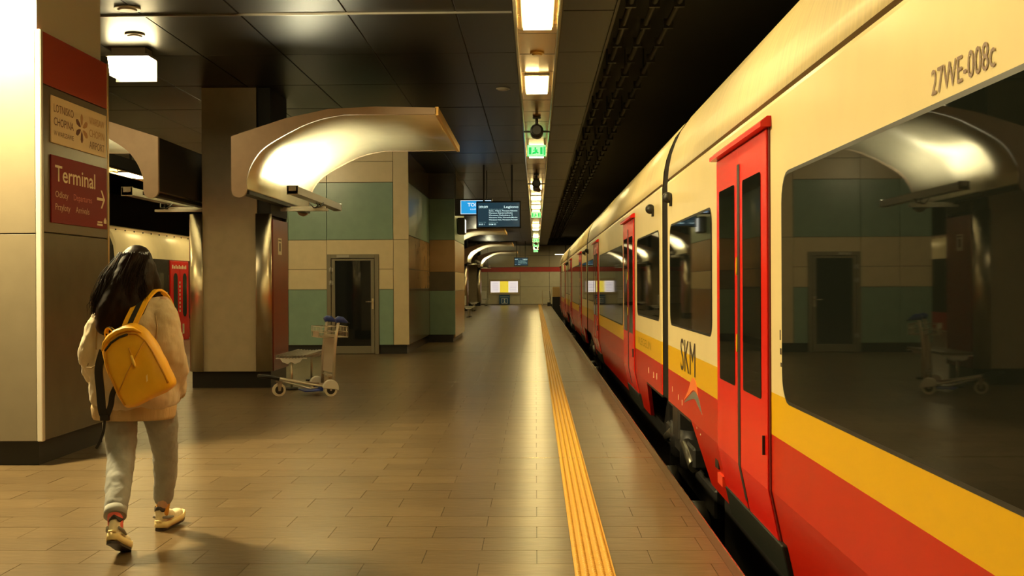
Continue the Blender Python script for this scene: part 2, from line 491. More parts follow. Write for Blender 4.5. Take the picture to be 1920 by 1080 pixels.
# ---- service block with teal and cream panels (between the two tracks)
WY, WX0, WX1 = 23.85, -5.86, -2.66
BY, BX1, BYE = 28.55, -2.02, 32.3
wb = thing('wall_middle', 'service block clad with teal and cream panels, black plinth', 'wall', (-4.26, WY, 0)); wb['kind'] = 'structure'; del wb['category']
bk = MB()
bk.box(WX0 + .04, WX1 - .04, WY + .04, BYE - .04, .19, CZ)
bk.box(-6.4, BX1 - .04, BY + .04, BYE - .04, .19, CZ)
bk.build('core', dark_m, wb)
pk = MB()
pk.box(WX0 + .08, -4.40, WY + .06, BYE - .08, 0, .2)
pk.box(-3.28, WX1 - .05, WY + .06, BYE - .08, 0, .2)
pk.box(-4.40, -3.28, WY + .30, BYE - .08, 0, .2)
pk.box(-6.3, BX1 - .06, BY + .06, BYE - .08, 0, .2)
pk.build('plinth', plinth_m, wb)
GP = .008
rows = [(.19, 1.36, teal_p), (1.36, 1.787, cream_p), (1.787, 2.405, cream_p), (2.405, 3.61, teal_p), (3.61, 4.05, cream_p), (4.05, 4.255, cream_p)]
def panel(x0, x1, y0, y1, z0, z1, m_):
    MB().cbox(x0, x1, y0, y1, z0 + GP / 2, z1 - GP / 2, .004).build('wall_panel', m_, wb)
DX0, DX1, DZ = -4.385, -3.292, 2.10
for (z0, z1, m_) in rows:
    panel(WX0, -5.2 - GP / 2, WY, WY + .04, z0, z1, m_)
    panel(-5.2 + GP / 2, DX0 - GP / 2, WY, WY + .04, z0, z1, m_)
    # column of panels with the door
    if z1 <= DZ:
        panel(DX1 + GP / 2, -2.985 - GP / 2, WY, WY + .04, z0, z1, m_)
    elif z0 < DZ:
        MB().prism([(DX0 + GP / 2, z1 - GP / 2), (-2.985 - GP / 2, z1 - GP / 2), (-2.985 - GP / 2, z0 + GP / 2), (DX1 + GP / 2, z0 + GP / 2), (DX1 + GP / 2, DZ), (DX0 + GP / 2, DZ)], 'y', WY, WY + .04).build('wall_panel', m_, wb)
    else:
        panel(DX0 + GP / 2, -2.985 - GP / 2, WY, WY + .04, z0, z1, m_)
for (z0, z1) in ((.19, 2.405), (2.405, 4.255)):
    panel(-2.985 + GP / 2, WX1, WY, WY + .04, z0, z1, cream_p)
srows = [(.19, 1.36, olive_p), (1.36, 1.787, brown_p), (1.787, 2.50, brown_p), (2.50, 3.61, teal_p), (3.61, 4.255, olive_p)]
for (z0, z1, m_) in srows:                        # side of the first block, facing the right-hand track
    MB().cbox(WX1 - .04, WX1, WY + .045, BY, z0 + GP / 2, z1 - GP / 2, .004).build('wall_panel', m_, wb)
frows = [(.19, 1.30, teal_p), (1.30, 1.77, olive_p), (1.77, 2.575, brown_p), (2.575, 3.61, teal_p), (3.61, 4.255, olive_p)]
for (z0, z1, m_) in frows:
    MB().cbox(WX1 + .004, BX1, BY, BY + .04, z0 + GP / 2, z1 - GP / 2, .004).build('wall_panel', m_, wb)
    MB().cbox(-6.44, WX0 - .004, BY, BY + .04, z0 + GP / 2, z1 - GP / 2, .004).build('wall_panel', m_, wb)
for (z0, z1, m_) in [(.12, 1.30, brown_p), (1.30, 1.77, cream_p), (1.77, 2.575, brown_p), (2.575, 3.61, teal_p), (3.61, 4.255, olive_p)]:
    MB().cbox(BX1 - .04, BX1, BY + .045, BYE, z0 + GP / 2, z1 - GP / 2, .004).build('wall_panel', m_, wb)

# ---- door in the service block
dr = thing('door_1', 'narrow framed dark glass door in the teal and cream wall', 'door', (-3.84, WY, 0)); dr['kind'] = 'structure'; del dr['category']
frm = mat('door frame', (.20, .18, .125), .4, .3)
fr = MB(); t = .085
fr.box(DX0, DX0 + t, WY - .02, WY + .06, 0, DZ); fr.box(DX1 - t, DX1, WY - .02, WY + .06, 0, DZ); fr.box(DX0 + t, DX1 - t, WY - .02, WY + .06, DZ - t, DZ)
fr.build('door_frame', frm, dr, bevel=.004)
a, b_ = DX0 + t + .01, DX1 - t - .01
lf = MB(); s_ = .075
lf.box(a, a + s_, WY - .005, WY + .045, .01, DZ - t - .01); lf.box(b_ - s_, b_, WY - .005, WY + .045, .01, DZ - t - .01)
lf.box(a + s_, b_ - s_, WY - .005, WY + .045, DZ - t - .05, DZ - t - .01); lf.box(a + s_, b_ - s_, WY - .005, WY + .045, .01, .17)
leaf = lf.build('door_leaf', frm, dr, bevel=.003)
MB().box(a + s_, b_ - s_, WY + .012, WY + .03, .17, DZ - t - .05).build('pane', mat('dark door glass', (.008, .010, .010), .04, spec=.6), leaf)
hd = MB(); hx = b_ - .035
hd.box(hx - .02, hx + .02, WY - .013, WY - .005, .95, 1.17); hd.tube([(hx, WY - .005, 1.10), (hx, WY - .055, 1.10), (hx - .14, WY - .055, 1.10)], .011, 8)
hd.build('handle', steel_m, leaf)
for z in (.35, 1.50, 1.78):
    h = MB(); h.cyl((DX0 + t + .0, WY - .03, z - .06), (DX0 + t, WY - .03, z + .06), .016, 8); h.box(DX0 + t - .04, DX0 + t + .05, WY - .024, WY - .018, z - .04, z + .04); h.build('hinge', grey_m, dr)
MB().box(a + .12, a + .38, WY - .06, WY - .021, DZ - .07, DZ - .015).build('door_closer', grey_m, dr)

# ---- front left block: panels, corner profile, plinth
C1Y, C1X, C1E, C1T = 9.10, -3.985, 10.56, 3.53
c1 = thing('wall_block', 'cream and brown clad block standing left of the platform, black plinth', 'wall', (-5, C1Y, 0)); c1['kind'] = 'structure'; del c1['category']
MB().box(-6.2, C1X - .06, C1Y + .07, C1E - .04, 0, .20).build('plinth', plinth_m, c1)
MB().box(-6.2, C1X - .03, C1Y + .03, C1E - .02, .19, C1T - .02).build('core', dark_m, c1)
MB().box(-6.2, C1X - .05, C1Y + .05, C1E - .05, C1T - .02, CZ).build('upper_core', mat('pale upper panel', (.60, .56, .46), .4), c1)
for (z0, z1) in ((.2, 1.88), (1.88, C1T)):
    for (x0, x1) in ((-5.2, -4.028), (-6.2, -5.2)):
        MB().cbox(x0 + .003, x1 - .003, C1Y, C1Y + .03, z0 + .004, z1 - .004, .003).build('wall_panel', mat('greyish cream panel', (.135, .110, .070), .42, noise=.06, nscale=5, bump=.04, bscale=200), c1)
MB().cbox(-4.026, C1X + .008, C1Y - .012, C1Y + .04, .2, C1T, .008).build('corner_profile', mat('corner profile', (.55, .50, .40), .35, .3), c1)
for (z0, z1, m_) in ((.2, 1.895, olive_p), (1.895, 3.10, mat('brown bronze panel', (.15, .115, .075), .24, .2)), (3.10, C1T, redrefl_m)):  # topmost panel has the red reflection in its colour
    MB().cbox(C1X - .03, C1X, C1Y + .045, C1E, z0 + .004, z1 - .004, .003).build('wall_panel', m_, c1)
MB().cbox(C1X - .02, C1X + .004, C1E - .03, C1E + .01, .2, C1T, .004).build('corner_profile', mat('amber corner', (.45, .30, .12), .3, .5), c1)

# ---- columns with their wing canopies
AX = -4.30
colY = [16.0, 47.0, 62.2, 77.2]
col_lab = ['clad column with steel corner guards and maroon side beside the luggage trolley',
           'dark clad column standing behind the service block', 'clad column with steel corners on the far platform',
           'clad column with steel corners closest to the red-banded end wall']
def column(Y, lab):
    t = thing('column', lab, 'column', (AX, Y + .6, 0), 'clad platform columns')
    x0, x1, y1 = AX - .61, AX + .55, Y + 1.2
    MB().box(x0 + .02, x1 - .02, Y + .10, y1 - .10, 0, .235).build('plinth', plinth_m, t)
    p = MB(); p.cbox(x0 + .19, x1 - .19, Y + .035, Y + .075, .235, CZ - .003, .004); p.build('front_panel', conc_m, t)
    MB().box(x0 + .07, x1 - .07, Y + .07, y1 - .07, .235, 2.45).build('core', dark_m, t)
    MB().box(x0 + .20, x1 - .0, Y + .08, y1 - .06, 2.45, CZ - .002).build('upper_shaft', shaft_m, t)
    for sx in (-1, 1):
        X = x1 if sx > 0 else x0
        for (yy, a0) in ((Y + .1, 1), (y1 - .1, -1)):
            poly = []
            cx, cy = X - sx * .19, yy
            for k in range(9):
                a = math.radians(90 * k / 8)
                poly.append((cx + sx * .195 * math.cos(a) , cy - a0 * .105 * math.sin(a)))
            poly.append((cx - sx * .012, cy - a0 * .105)); poly.append((cx - sx * .012, cy - a0 * .06)); poly.append((X - sx * .03, cy + a0 * .01)); poly.append((X + sx * .005, cy + a0 * .01))
            MB().prism(poly, 'z', .235, 2.47, 0, True).build('corner_guard', steel_m, t)
        MB().cbox(X - .02, X + .02, Y + .115, y1 - .115, .235, 2.40, .004).build('side_panel', maroon_m, t)
    MB().cbox(x0 + .19, x1 - .19, y1 - .075, y1 - .035, .235, 2.46, .004).build('rear_panel', conc_m, t)
    return t
for Y, lab in zip(colY, col_lab): column(Y, lab)
o = MB().box(AX + .5705, AX + .573, 16.42, 16.66, 1.90, 2.14).build('notice', paper_m); tag(o, 'small paper notice on the maroon side of the column', 'notice')
pm = MB(); pm.box(AX + .573, AX + .5735, 16.49, 16.59, 1.95, 2.07); pm.box(AX + .573, AX + .5735, 16.45, 16.63, 2.095, 2.115)
ob = pm.build('print', mat('notice print', (.12, .09, .06), .5), o)
def catmull(P, n=6):
    P = [Vector(p) for p in P]; out = []
    for i in range(len(P) - 1):
        a, b, c, d_ = P[max(i - 1, 0)], P[i], P[i + 1], P[min(i + 2, len(P) - 1)]
        for k in range(n):
            t = k / n
            out.append(.5 * ((2 * b) + (-a + c) * t + (2 * a - 5 * b + 4 * c - d_) * t * t + (-a + 3 * b - 3 * c + d_) * t ** 3))
    out.append(P[-1]); return out
under = catmull([(.655, 2.66), (.665, 2.84), (.76, 3.05), (.93, 3.225), (1.33, 3.445), (1.62, 3.55), (1.9, 3.60)], 6) + [Vector((2.5, 3.60)), Vector((3.06, 3.60))]
top = [Vector((3.06, 3.68)), Vector((2.3, 3.70)), Vector((1.7, 3.675)), Vector((1.15, 3.56)), Vector((.465, 3.34))]
tip = [Vector((.56 + .095 * math.cos(a), 2.66 + .095 * math.sin(a))) for a in [PI + PI * k / 8 for k in range(9)]]
def canopy(Y, side, lab, grp='wing canopies beside the columns'):
    t = thing('wing_canopy', lab, 'canopy', (AX + side * .6, Y + 2, 2.57), grp)
    X = lambda u: AX + side * u
    prof = tip + under + top
    MB().prism([(X(p[0]), p[1]) for p in prof], 'y', Y, Y + .05).build('end_plate', plate_m, t)
    MB().prism([(X(p[0]), p[1]) for p in prof], 'y', Y + 3.95, Y + 4.0).build('end_plate', plate_m, t)
    # soffit: thin curved shell, smooth
    sh = MB(); n = len(under)
    off = .025
    lo = [(X(p[0] - .01), p[1] + .012) for p in under]; hi = [(X(p[0]), p[1] + .06) for p in under]
    for (pp, mi) in ((lo, 0),):
        vs = [(x, yv, z) for yv in (Y + .05, Y + 3.95) for (x, z) in pp]
        sh.add(vs, [(i, i + 1, n + i + 1, n + i) for i in range(n - 1)], 0, True)
    so = sh.build('soffit', vault_m, t)
    md = so.modifiers.new('solid', 'SOLIDIFY'); md.thickness = .012; md.offset = 1 if side > 0 else -1; md.offset = 0
    tpm = MB(); tp_ = [Vector((.465, 2.66))] + top[::-1]
    m = len(tp_)
    tpm.add([(X(p[0] + .004), yv, p[1] - .004) for yv in (Y + .05, Y + 3.95) for p in tp_], [(i, i + 1, m + i + 1, m + i) for i in range(m - 1)])
    tpm.build('cover', dark_m, t)
    MB().box(min(X(3.05), X(3.09)), max(X(3.05), X(3.09)), Y + .0, Y + 4.0, 3.585, 3.69).build('edge_trim', gold_m, t)
    lip = MB(); lip.box(min(X(.56), X(.68)), max(X(.56), X(.68)), Y + .05, Y + 3.95, 2.61, 2.655); lip.build('lower_rail', dark_m, t)
    return t
canopy(14.3, 1, 'lit curved wing canopy with rose end plate right of the steel-cornered column')
canopy(14.3, -1, 'curved wing canopy with rose end plate behind the airport sign block')
canopy(45.4, 1, 'pale wing canopy glimpsed just past the service block')
canopy(60.6, 1, 'white-edged wing canopy standing past the hanging monitor')
canopy(75.4, 1, 'white-edged wing canopy closest to the end wall')
def uplight(Y, side, lab):
    t = thing('uplight', lab, 'light', (AX + side * .6, Y, 2.45), 'linear uplights on arms below the canopies')
    X = lambda u: AX + side * u
    u0 = 1.10
    b = MB(); b.prism([(X(u0 - .07), 2.66), (X(u0 + .07), 2.66), (X(u0 + .07), 2.76), (X(u0 + .05), 2.76), (X(u0 + .05), 2.70), (X(u0 - .05), 2.70), (X(u0 - .05), 2.76), (X(u0 - .07), 2.76)], 'y', Y - 1.65, Y + 1.75)
    h = b.build('housing', grey_m, t)
    MB().box(min(X(u0 - .035), X(u0 + .035)), max(X(u0 - .035), X(u0 + .035)), Y - 1.58, Y + 1.68, 2.702, 2.735).build('tube', trough_m, h)
    for q in (-1.65, 1.73): MB().box(min(X(u0 - .075), X(u0 + .075)), max(X(u0 - .075), X(u0 + .075)), Y + q, Y + q + .02, 2.65, 2.77).build('end_cap', lgrey_m, h)
    a = MB()
    a.box(min(X(.58), X(1.27)), max(X(.58), X(1.27)), Y - .05, Y + .05, 2.54, 2.575); a.box(min(X(.58), X(1.2)), max(X(.58), X(1.2)), Y + .15, Y + .21, 2.59, 2.62)
    a.build('arm', lgrey_m, t)
    for yy in (Y - .02, Y + .18): MB().tube([(X(u0), yy, 2.665), (X(u0 + .03), yy - .02, 2.62), (X(u0 - .02), yy, 2.57)], .012, 6).build('cable', dark_m, t)
    c = MB()
    c.tube([(X(u0 - .1), Y - .05, 2.66), (X(u0 - .02), Y - .10, 2.58), (X(u0 + .08), Y - .06, 2.60), (X(u0 + .1), Y, 2.66)], .010, 6)
    c.build('cable', dark_m, t)
    return t
uplight(16.6, 1, 'long grey uplight on an arm between the column and teal wall')
uplight(16.6, -1, 'long uplight on an arm in front of the cream-roofed train')
uplight(47.6, 1, 'uplight on an arm beside the column behind the service block')
uplight(62.8, 1, 'uplight on an arm at the far column')
uplight(77.8, 1, 'uplight on an arm next to the end wall')

# ================================================================== TRAINS
TX = 1.20
def yellow_text(*a): return text(*a)
CAR = 15.75
GW = [-5.15, 10.60, 26.35, 42.10, 57.9]
body_prof = [(1.2, .39), (1.2, .68), (1.2, .895), (1.2, 2.35), (1.205, 2.37), (1.225, 2.374), (1.225, 2.385), (1.205, 2.395), (1.215, 2.5), (1.24, 2.62), (1.275, 2.72), (1.325, 2.83), (1.42, 2.96), (1.6, 3.08), (1.95, 3.17), (2.64, 3.2)]
prof_m = [0, 1, 2, 2, 3, 3, 3, 4, 4, 4, 4, 4, 4, 4, 4]
tr = thing('train', 'red, yellow and cream commuter train with red doors at the platform', 'train', (2.64, 25, -1.1))
def car(Ya, Yb, k, last=False):
    n = len(body_prof)
    full = body_prof + [(5.28 - x, z) for (x, z) in body_prof[::-1][1:]]
    pm = prof_m + prof_m[::-1]
    mb = MB(); N = len(full)
    ys = [Ya + .25, Ya + .265, Yb - .265, Yb - .25]
    ins = [.02, 0, 0, .02]
    if last: ys = [Ya + .25, Ya + .265, Yb - 2.2, Yb - 1.0, Yb - .25, Yb]; ins = [.02, 0, 0, .05, .22, .5]
    for y, q in zip(ys, ins):
        mb.v += [(x + q * (2.64 - x) / 1.44, y, z - (q * .5 * max(0, (z - 2.0)))) for (x, z) in full]
    for i in range(len(ys) - 1):
        for j in range(N - 1):
            mb.f.append((i * N + j, i * N + j + 1, (i + 1) * N + j + 1, (i + 1) * N + j)); mb.m.append((1 if (last and i >= 2) else pm[j]) if not (last and i >= 2 and j > 12) else pm[j]); mb.sm.append(7 <= j < N - 8)
    mb.f.append(tuple(range(N))); mb.m.append(0); mb.sm.append(False)
    e_ = (len(ys) - 1) * N
    mb.f.append(tuple(range(e_, e_ + N))); mb.m.append(0); mb.sm.append(False)
    if last:
        mb.m = [0 if (m_ in (1, 2)) and idx >= (N - 1) * 3 else m_ for idx, m_ in enumerate(mb.m)]
    b = mb.build('car_body', [train_red, train_yellow, train_cream, gutter_m, train_roof], tr, base=(2.64, (Ya + Yb) / 2, .4))
    # skirt with slanted ends around the bogies, leaning inwards
    for (xs, sgn) in ((TX, 1), (5.28 - TX, -1)):
        s = MB(); y0, y1 = Ya + 1.75, Yb - 1.75
        P0 = [(xs, y0, .39), (xs, y1, .39), (xs + sgn * .09, y1 - .45, -.03), (xs + sgn * .09, y0 + .45, -.03)]
        P1 = [(x + sgn * .04, y, z) for (x, y, z) in P0]
        s.add(P0 + P1, [(0, 1, 2, 3), (4, 7, 6, 5), (0, 4, 5, 1), (1, 5, 6, 2), (2, 6, 7, 3), (3, 7, 4, 0)])
        s.build('skirt', train_red, b)
        for (yq0, yq1) in ((Ya + .23, y0), (y1, Yb - .23)):
            MB().box(min(xs, xs + sgn * .04), max(xs, xs + sgn * .04), yq0, yq1, .37, .39).build('skirt_edge', rubber_m, b)
    MB().box(1.45, 3.83, Ya + 1.8, Yb - 1.8, -.75, .36).build('underframe', bogie_m, b)
    MB().box(1.5, 3.78, Ya + .2, Yb - (.2 if not last else 1.2), .2, .38).build('floor_pan', bogie_m, b)
    mid = (Ya + Yb) / 2
    def win(y0, y1, z0, z1, r):
        p = rrect(y0, y1, z0, z1, r)
        MB().prism(p, 'x', TX - .004, TX + .01).build('window', glass_m, b)
        q = rrect(y0 - .018, y1 + .018, z0 - .018, z1 + .018, r + .018)
        MB().prism(q, 'x', TX - .0015, TX + .01).build('window_seal', rubber_m, b)
    def door(y0, y1):
        ym = (y0 + y1) / 2
        MB().prism([(TX - .007, 2.26), (TX - .007, .39), (TX + .064, .04), (TX + .09, .04), (TX + .02, .39), (TX + .02, 2.26)], 'y', y0 - .025, y1 + .025).build('door_frame', mat('door frame dark red', (.14, .010, .006), .4), b)
        hd = MB(); hd.prism([(TX - .055, 2.245), (TX - .055, 2.27), (TX - .02, 2.30), (TX, 2.30), (TX, 2.245)], 'y', y0 - .05, y1 + .05); hd.build('door_header', door_red, b)
        for (a, c) in ((y0, ym - .035), (ym + .035, y1)):
            l = MB(); l.prism([(TX - .016, 2.24), (TX - .016, .39), (TX + .050, .07), (TX + .064, .07), (TX - .004, .39), (TX - .004, 2.24)], 'y', a, c)
            l.build('door_leaf', door_red, b, bevel=.003)
            wa, wc = (a + .15, c - .10) if a == y0 else (a + .10, c - .12)
            MB().prism(rrect(wa, wc, .84, 2.035, .02), 'x', TX - .019, TX - .012).build('door_window', glass_m, b)
        MB().box(TX - .019, TX - .006, ym - .035, ym + .035, .39, 2.14).build('door_seal', rubber_m, b)
        MB().prism([(TX - .019, .39), (TX + .024, .18), (TX + .05, .18), (TX - .004, .39)], 'y', ym - .035, ym + .035).build('door_seal', rubber_m, b)
        MB().box(TX - .0155, TX - .006, ym - .035, ym + .035, 2.14, 2.24).build('door_seal_top', door_red, b)
        for zz in (1.55, 1.10): MB().prism([(ym + .045 + .018 * math.cos(a_), zz + .055 * math.sin(a_)) for a_ in [2 * PI * q / 10 for q in range(10)]], 'x', TX - .024, TX - .016).build('door_button', train_yellow, b)
        st = MB(); st.prism([(TX + .070, -.06), (TX + .028, .13), (TX + .07, .13), (TX + .11, -.06)], 'y', y0 - .12, y1 - .02); st.build('door_step', step_m, b, bevel=.006)
        MB().box(TX - .03, TX - .016, y0 + .06, y0 + .070, .56, .66).build('door_grip', rubber_m, b)
    win(Ya + .45, Ya + 2.83, 1.10, 1.955, .10)
    door(Ya + 3.15, Ya + 4.75)
    win(Ya + 5.05, Yb - 5.05, .888, 1.967, .13)
    door(Yb - 4.75, Yb - 3.15)
    if not last: win(Yb - 2.83, Yb - .45, 1.10, 1.955, .10)
    else: win(Yb - 2.83, Yb - 1.5, 1.2, 1.955, .10)
    for yc in ((Ya + .95, Yb - .58) if not last else (Ya + .95,)):
        c = MB(); c.ell((TX - .035, yc, 2.205), (.05, .055, .05), 10, 8); c.prism([(yc - .05, 2.20), (yc + .05, 2.20), (yc + .03, 2.13), (yc - .03, 2.13)], 'x', TX - .02, TX); c.build('side_camera', rubber_m, b)
    return b
bodies = []
for k in range(4):
    bodies.append(car(GW[k], GW[k + 1], k, k == 3))
for k in range(1, 4):
    g = GW[k]
    ins = .010
    full = [(x + ins * (1 if x < 2.64 else -1) , z - (ins if z > 2.9 else 0)) for (x, z) in body_prof[:1] + body_prof[3:5] + body_prof[8:]]
    full = full + [(5.28 - x, z) for (x, z) in full[::-1][1:]]
    MB().prism(full, 'y', g - .262, g + .262).build('gangway_bellows', mat('bellows', (.007, .005, .003), .8, spec=.2), tr)
    rib = [(x - .006 * (1 if x < 2.64 else -1), z + (.006 if z > 2.9 else 0)) for (x, z) in full]
    for s in (-1, 1):
        MB().prism(rib, 'y', g + s * .2 - .012, g + s * .2 + .012).build('gangway_rib', mat('bellows rib', (.03, .018, .007), .7, spec=.2), tr)
    # jacobs bogie
    bg = MB()
    bg.box(1.42, 1.56, g - 1.5, g + 1.5, -.45, -.2); bg.box(1.32, 1.5, g - 1.0, g + 1.0, -.12, .06); bg.box(1.6, 3.6, g - .35, g + .35, -.3, .15)
    bg.box(1.30, 1.45, g - .14, g + .28, .0, .32)
    bo = bg.build('bogie', bogie_m, tr, bevel=.02)
    for s in (-1, 1):
        w_ = MB(); w_.cyl((1.50, g + s * .95, -.68), (1.62, g + s * .95, -.68), .42, 24); w_.build('wheel', bogie_m, bo)
        a_ = MB(); a_.cyl((1.28, g + s * .95, -.55), (1.45, g + s * .95, -.55), .16, 12); a_.build('axle_box', bogie_m, bo)
        d_ = MB(); d_.cyl((1.34, g + s * .45, .02), (1.34, g + s * .95, -.10), .055, 12); d_.cyl((1.34, g + s * .15, .09), (1.34, g + s * .45, .02), .035, 10); d_.build('damper', mat('damper', (.10, .09, .07), .3, .6), bo)
        sp = MB(); sp.cyl((1.42, g + s * .35, -.2), (1.42, g + s * .35, .14), .13, 14); sp.build('air_spring', rubber_m, bo)
# lettering and emblem on the near car
near = bodies[0]
Rv, Uv = (0, -1, 0), (0, 0, 1)
text('lettering', 'SKM', print_m, near, (TX - .002, 9.44, .742), Rv, Uv, .265, .86, .001)
text('lettering', '27WE-008c', printy_m if False else mat('brown number print', (.16, .075, .03), .5), near, (TX - .002, 3.46, 2.012), Rv, Uv, .078, .475, .001)
text('lettering', 'VLEGELIN', printy_m, bodies[1], (TX - .002, 13.35, .755), Rv, Uv, .085, 1.5, .001)
em = MB()
outer = catmull([(9.26, .50), (9.0, .60), (8.76, .72), (8.58, .715), (8.45, .62)], 5); inner = catmull([(9.26, .50), (8.95, .575), (8.66, .64), (8.45, .62)], 5)
em.prism([tuple(p) for p in outer] + [tuple(p) for p in inner[::-1][1:-1]], 'x', TX - .003, TX + .002); em.build('emblem', orange_m, near)
em = MB()
outer = catmull([(9.24, .485), (8.95, .565), (8.66, .63), (8.45, .61), (8.24, .50)], 5); inner = catmull([(9.24, .485), (8.9, .54), (8.62, .575), (8.42, .54), (8.24, .50)], 5)
em.prism([tuple(p) for p in outer] + [tuple(p) for p in inner[::-1][1:-1]], 'x', TX - .003, TX + .002); em.build('emblem', gemb_m, near)
mk = MB()
for (y, z, a, b) in ((5.58, 1.10, .03, .03), (5.55, 1.04, .05, .02), (5.60, 1.17, .015, .05), (5.54, 1.13, .012, .05)): mk.box(TX - .002, TX + .001, y, y + a, z, z + b)
mk.build('pictogram', print_m, near)
mk = MB()
for (y, z) in ((10.02, .50), (9.6, .47), (9.35, .45), (8.55, .36), (8.4, .33)): mk.box(TX - .003 + max(0, .39 - z) * .21, TX + .02, y, y + .02, z, z + .045)
mk.build('stencil_mark', cream_print, near)
mk = MB()
for (y, z) in ((11.3, .50), (11.6, .49), (12.1, .5)): mk.box(TX - .003, TX + .02, y, y + .03, z, z + .06)
mk.build('stencil_mark', cream_print, bodies[1])
MB().box(TX + .03, TX + .08, 7.55, 7.75, .10, .17).build('marker_light', mat('orange red reflector', (.9, .08, .03), .3), near)
MB().box(TX + .03, TX + .06, 7.72, 7.85, .19, .26).build('vent_slot', rubber_m, near)

# ---- train on the other track
t2 = thing('train', 'cream-roofed train with a dark window band and red doors across the platform', 'train', (-11.1, 30, -1.1))
X2 = -9.70
p2 = [(X2, -.35), (X2, -.15), (X2, .02), (X2, .55), (X2, 2.14), (X2, 2.15), (X2 - .03, 2.45), (X2 - .12, 2.70), (X2 - .2, 2.79), (X2 - .22, 2.80), (X2 - .32, 2.87), (X2 - .7, 2.95), (-11.1, 3.0)]
m2 = [0, 3, 0, 1, 1, 2, 2, 2, 2, 3, 4, 4]
lt_beige = mat('beige train band', (.62, .46, .30), .4)
lt_cream = mat('cream train shell', (.86, .74, .50), .3, noise=.04, nscale=3)
lt_dark = mat('dark window band paint', (.012, .012, .010), .2)
lt_roof = mat('grey brown roof', (.30, .24, .15), .5, noise=.2, nscale=6)
for (ya, yb) in ((6.0, 25.6), (26.2, 45.5)):
    full = p2 + [(-22.2 - x, z) for (x, z) in p2[::-1][1:]]
    pm = m2 + m2[::-1]
    mb = MB(); N = len(full)
    for y in (ya, yb): mb.v += [(x, y, z) for (x, z) in full]
    for j in range(N - 1): mb.f.append((j, j + 1, N + j + 1, N + j)); mb.m.append(pm[j]); mb.sm.append(4 < j < N - 6)
    mb.f.append(tuple(range(N))); mb.m.append(2); mb.sm.append(False); mb.f.append(tuple(range(N, 2 * N))); mb.m.append(2); mb.sm.append(False)
    b = mb.build('car_body', [train_red, lt_dark, lt_cream, lt_beige, lt_roof], t2, base=(-11.1, (ya + yb) / 2, 0))
    rv = MB(); q = ya + .4
    while q < yb: rv.cyl((X2 - .19, q, 2.795), (X2 - .165, q, 2.80), .018, 6); q += .62
    rv.build('roof_rivet', dark_m, b)
    MB().box(-12.3, -9.9, ya + 1, yb - 1, -1.0, -.34).build('underframe', bogie_m, b)
    for dy in (3.8, 11.9):
        y0 = ya + dy; y1 = y0 + 1.55; ym = y0 + .775
        MB().box(X2 - .02, X2 + .012, y0 - .03, y1 + .03, -.06, 2.14).build('door_frame', train_red, b)
        for (a, c) in ((y0, ym - .01), (ym + .01, y1)):
            MB().box(X2, X2 + .025, a, c, -.02, 2.11).build('door_leaf', door_red, b, bevel=.004)
            MB().prism(rrect(a + .24, c - .20, .62, 1.80, .14), 'x', X2 + .02, X2 + .031).build('door_window', mat('teal black glass', (.02, .035, .032), .05), b)
        MB().box(X2 + .02, X2 + .03, y0 + .98, y0 + 1.12, .15, .42).build('door_button', cream_print, b)
        mk = MB()
        for q in range(9): mk.box(X2 + .02, X2 + .028, y0 + .12 + q * .14, y0 + .21 + q * .14, 1.92, 2.02 - .03 * (q % 2))
        mk.build('door_marking', cream_print, b)
        mk = MB()
        for q in range(8): mk.box(X2 + .02, X2 + .029, ym - .06 + .02 * (q % 2), ym + .03, .75 + q * .11, .81 + q * .11)
        mk.build('door_sticker', cream_print, b)
        MB().box(X2 - .01, X2 + .08, y0 - .1, y1 + .1, -.12, -.06).build('door_step', step_m, b)
    for (w0, w1) in ((.8, 3.3), (5.9, 8.4), (8.7, 11.4), (14.0, 18.5)):
        MB().prism(rrect(ya + w0, ya + w1, .75, 1.80, .08), 'x', X2 - .005, X2 + .006).build('window', mat('amber dark glass', (.03, .028, .015), .06), b)  # dark glass with an even amber tint
    MB().box(X2 - .005, X2 + .012, ya + 3.45, ya + 3.57, 1.10, 1.30).build('info_plate', cream_print, b)
f2 = [(x - .06, z - .05) for (x, z) in p2]; f2 = f2 + [(-22.2 - x, z) for (x, z) in f2[::-1][1:]]
MB().prism(f2, 'y', 25.6, 26.2).build('gangway_bellows', mat('bellows'), t2)

# ================================================================== LAMPS AND FITTINGS
ORD = ['first', 'second', 'third', 'fourth', 'fifth', 'sixth', 'seventh', 'eighth', 'ninth', 'tenth', 'eleventh', 'twelfth', 'thirteenth', 'fourteenth', 'fifteenth']
def lamp_panel(cx, y, lab, grp, half=False):
    t = thing('lamp_panel', lab, 'light', (cx, y, SZ), grp)
    MB().box(cx - .142, cx + .142, y - .56, y + .56, SZ - .03, SZ - .001).build('frame', grey_m, t)
    MB().box(cx - .128, cx + (.02 if half else .128), y - .548, y + .548, SZ - .052, SZ - .028).build('diffuser', lamp_m, t)
    if half: MB().box(cx + .02, cx + .128, y - .548, y + .548, SZ - .052, SZ - .028).build('diffuser', lampe_m, t)
q = 0
for i in range(24):
    y = 13.45 + 3.533 * (i - 4)
    if i in (5, 7, 12, 15, 19) or y > 80: continue
    if i < 3: lab = 'warm lamp panel in the channel, %s back from the round smoke detector' % ORD[3 - i]
    elif i == 3: lab = 'warm lamp panel in the channel right before the round smoke detector'
    elif i == 4: lab = 'half-bright warm lamp panel in the channel before the barrel loudspeaker'
    else: lab = 'warm lamp panel, %s along the channel past the first exit sign' % ORD[q]; q += 1
    lamp_panel(CX, y, lab, 'lamp panels in the ceiling channel', i == 4)
for i in range(12):
    lamp_panel(-8.52, 2.8 + 3.533 * i, 'warm lamp panel in the channel beside the far track', 'lamp panels beside the far track')
t = None
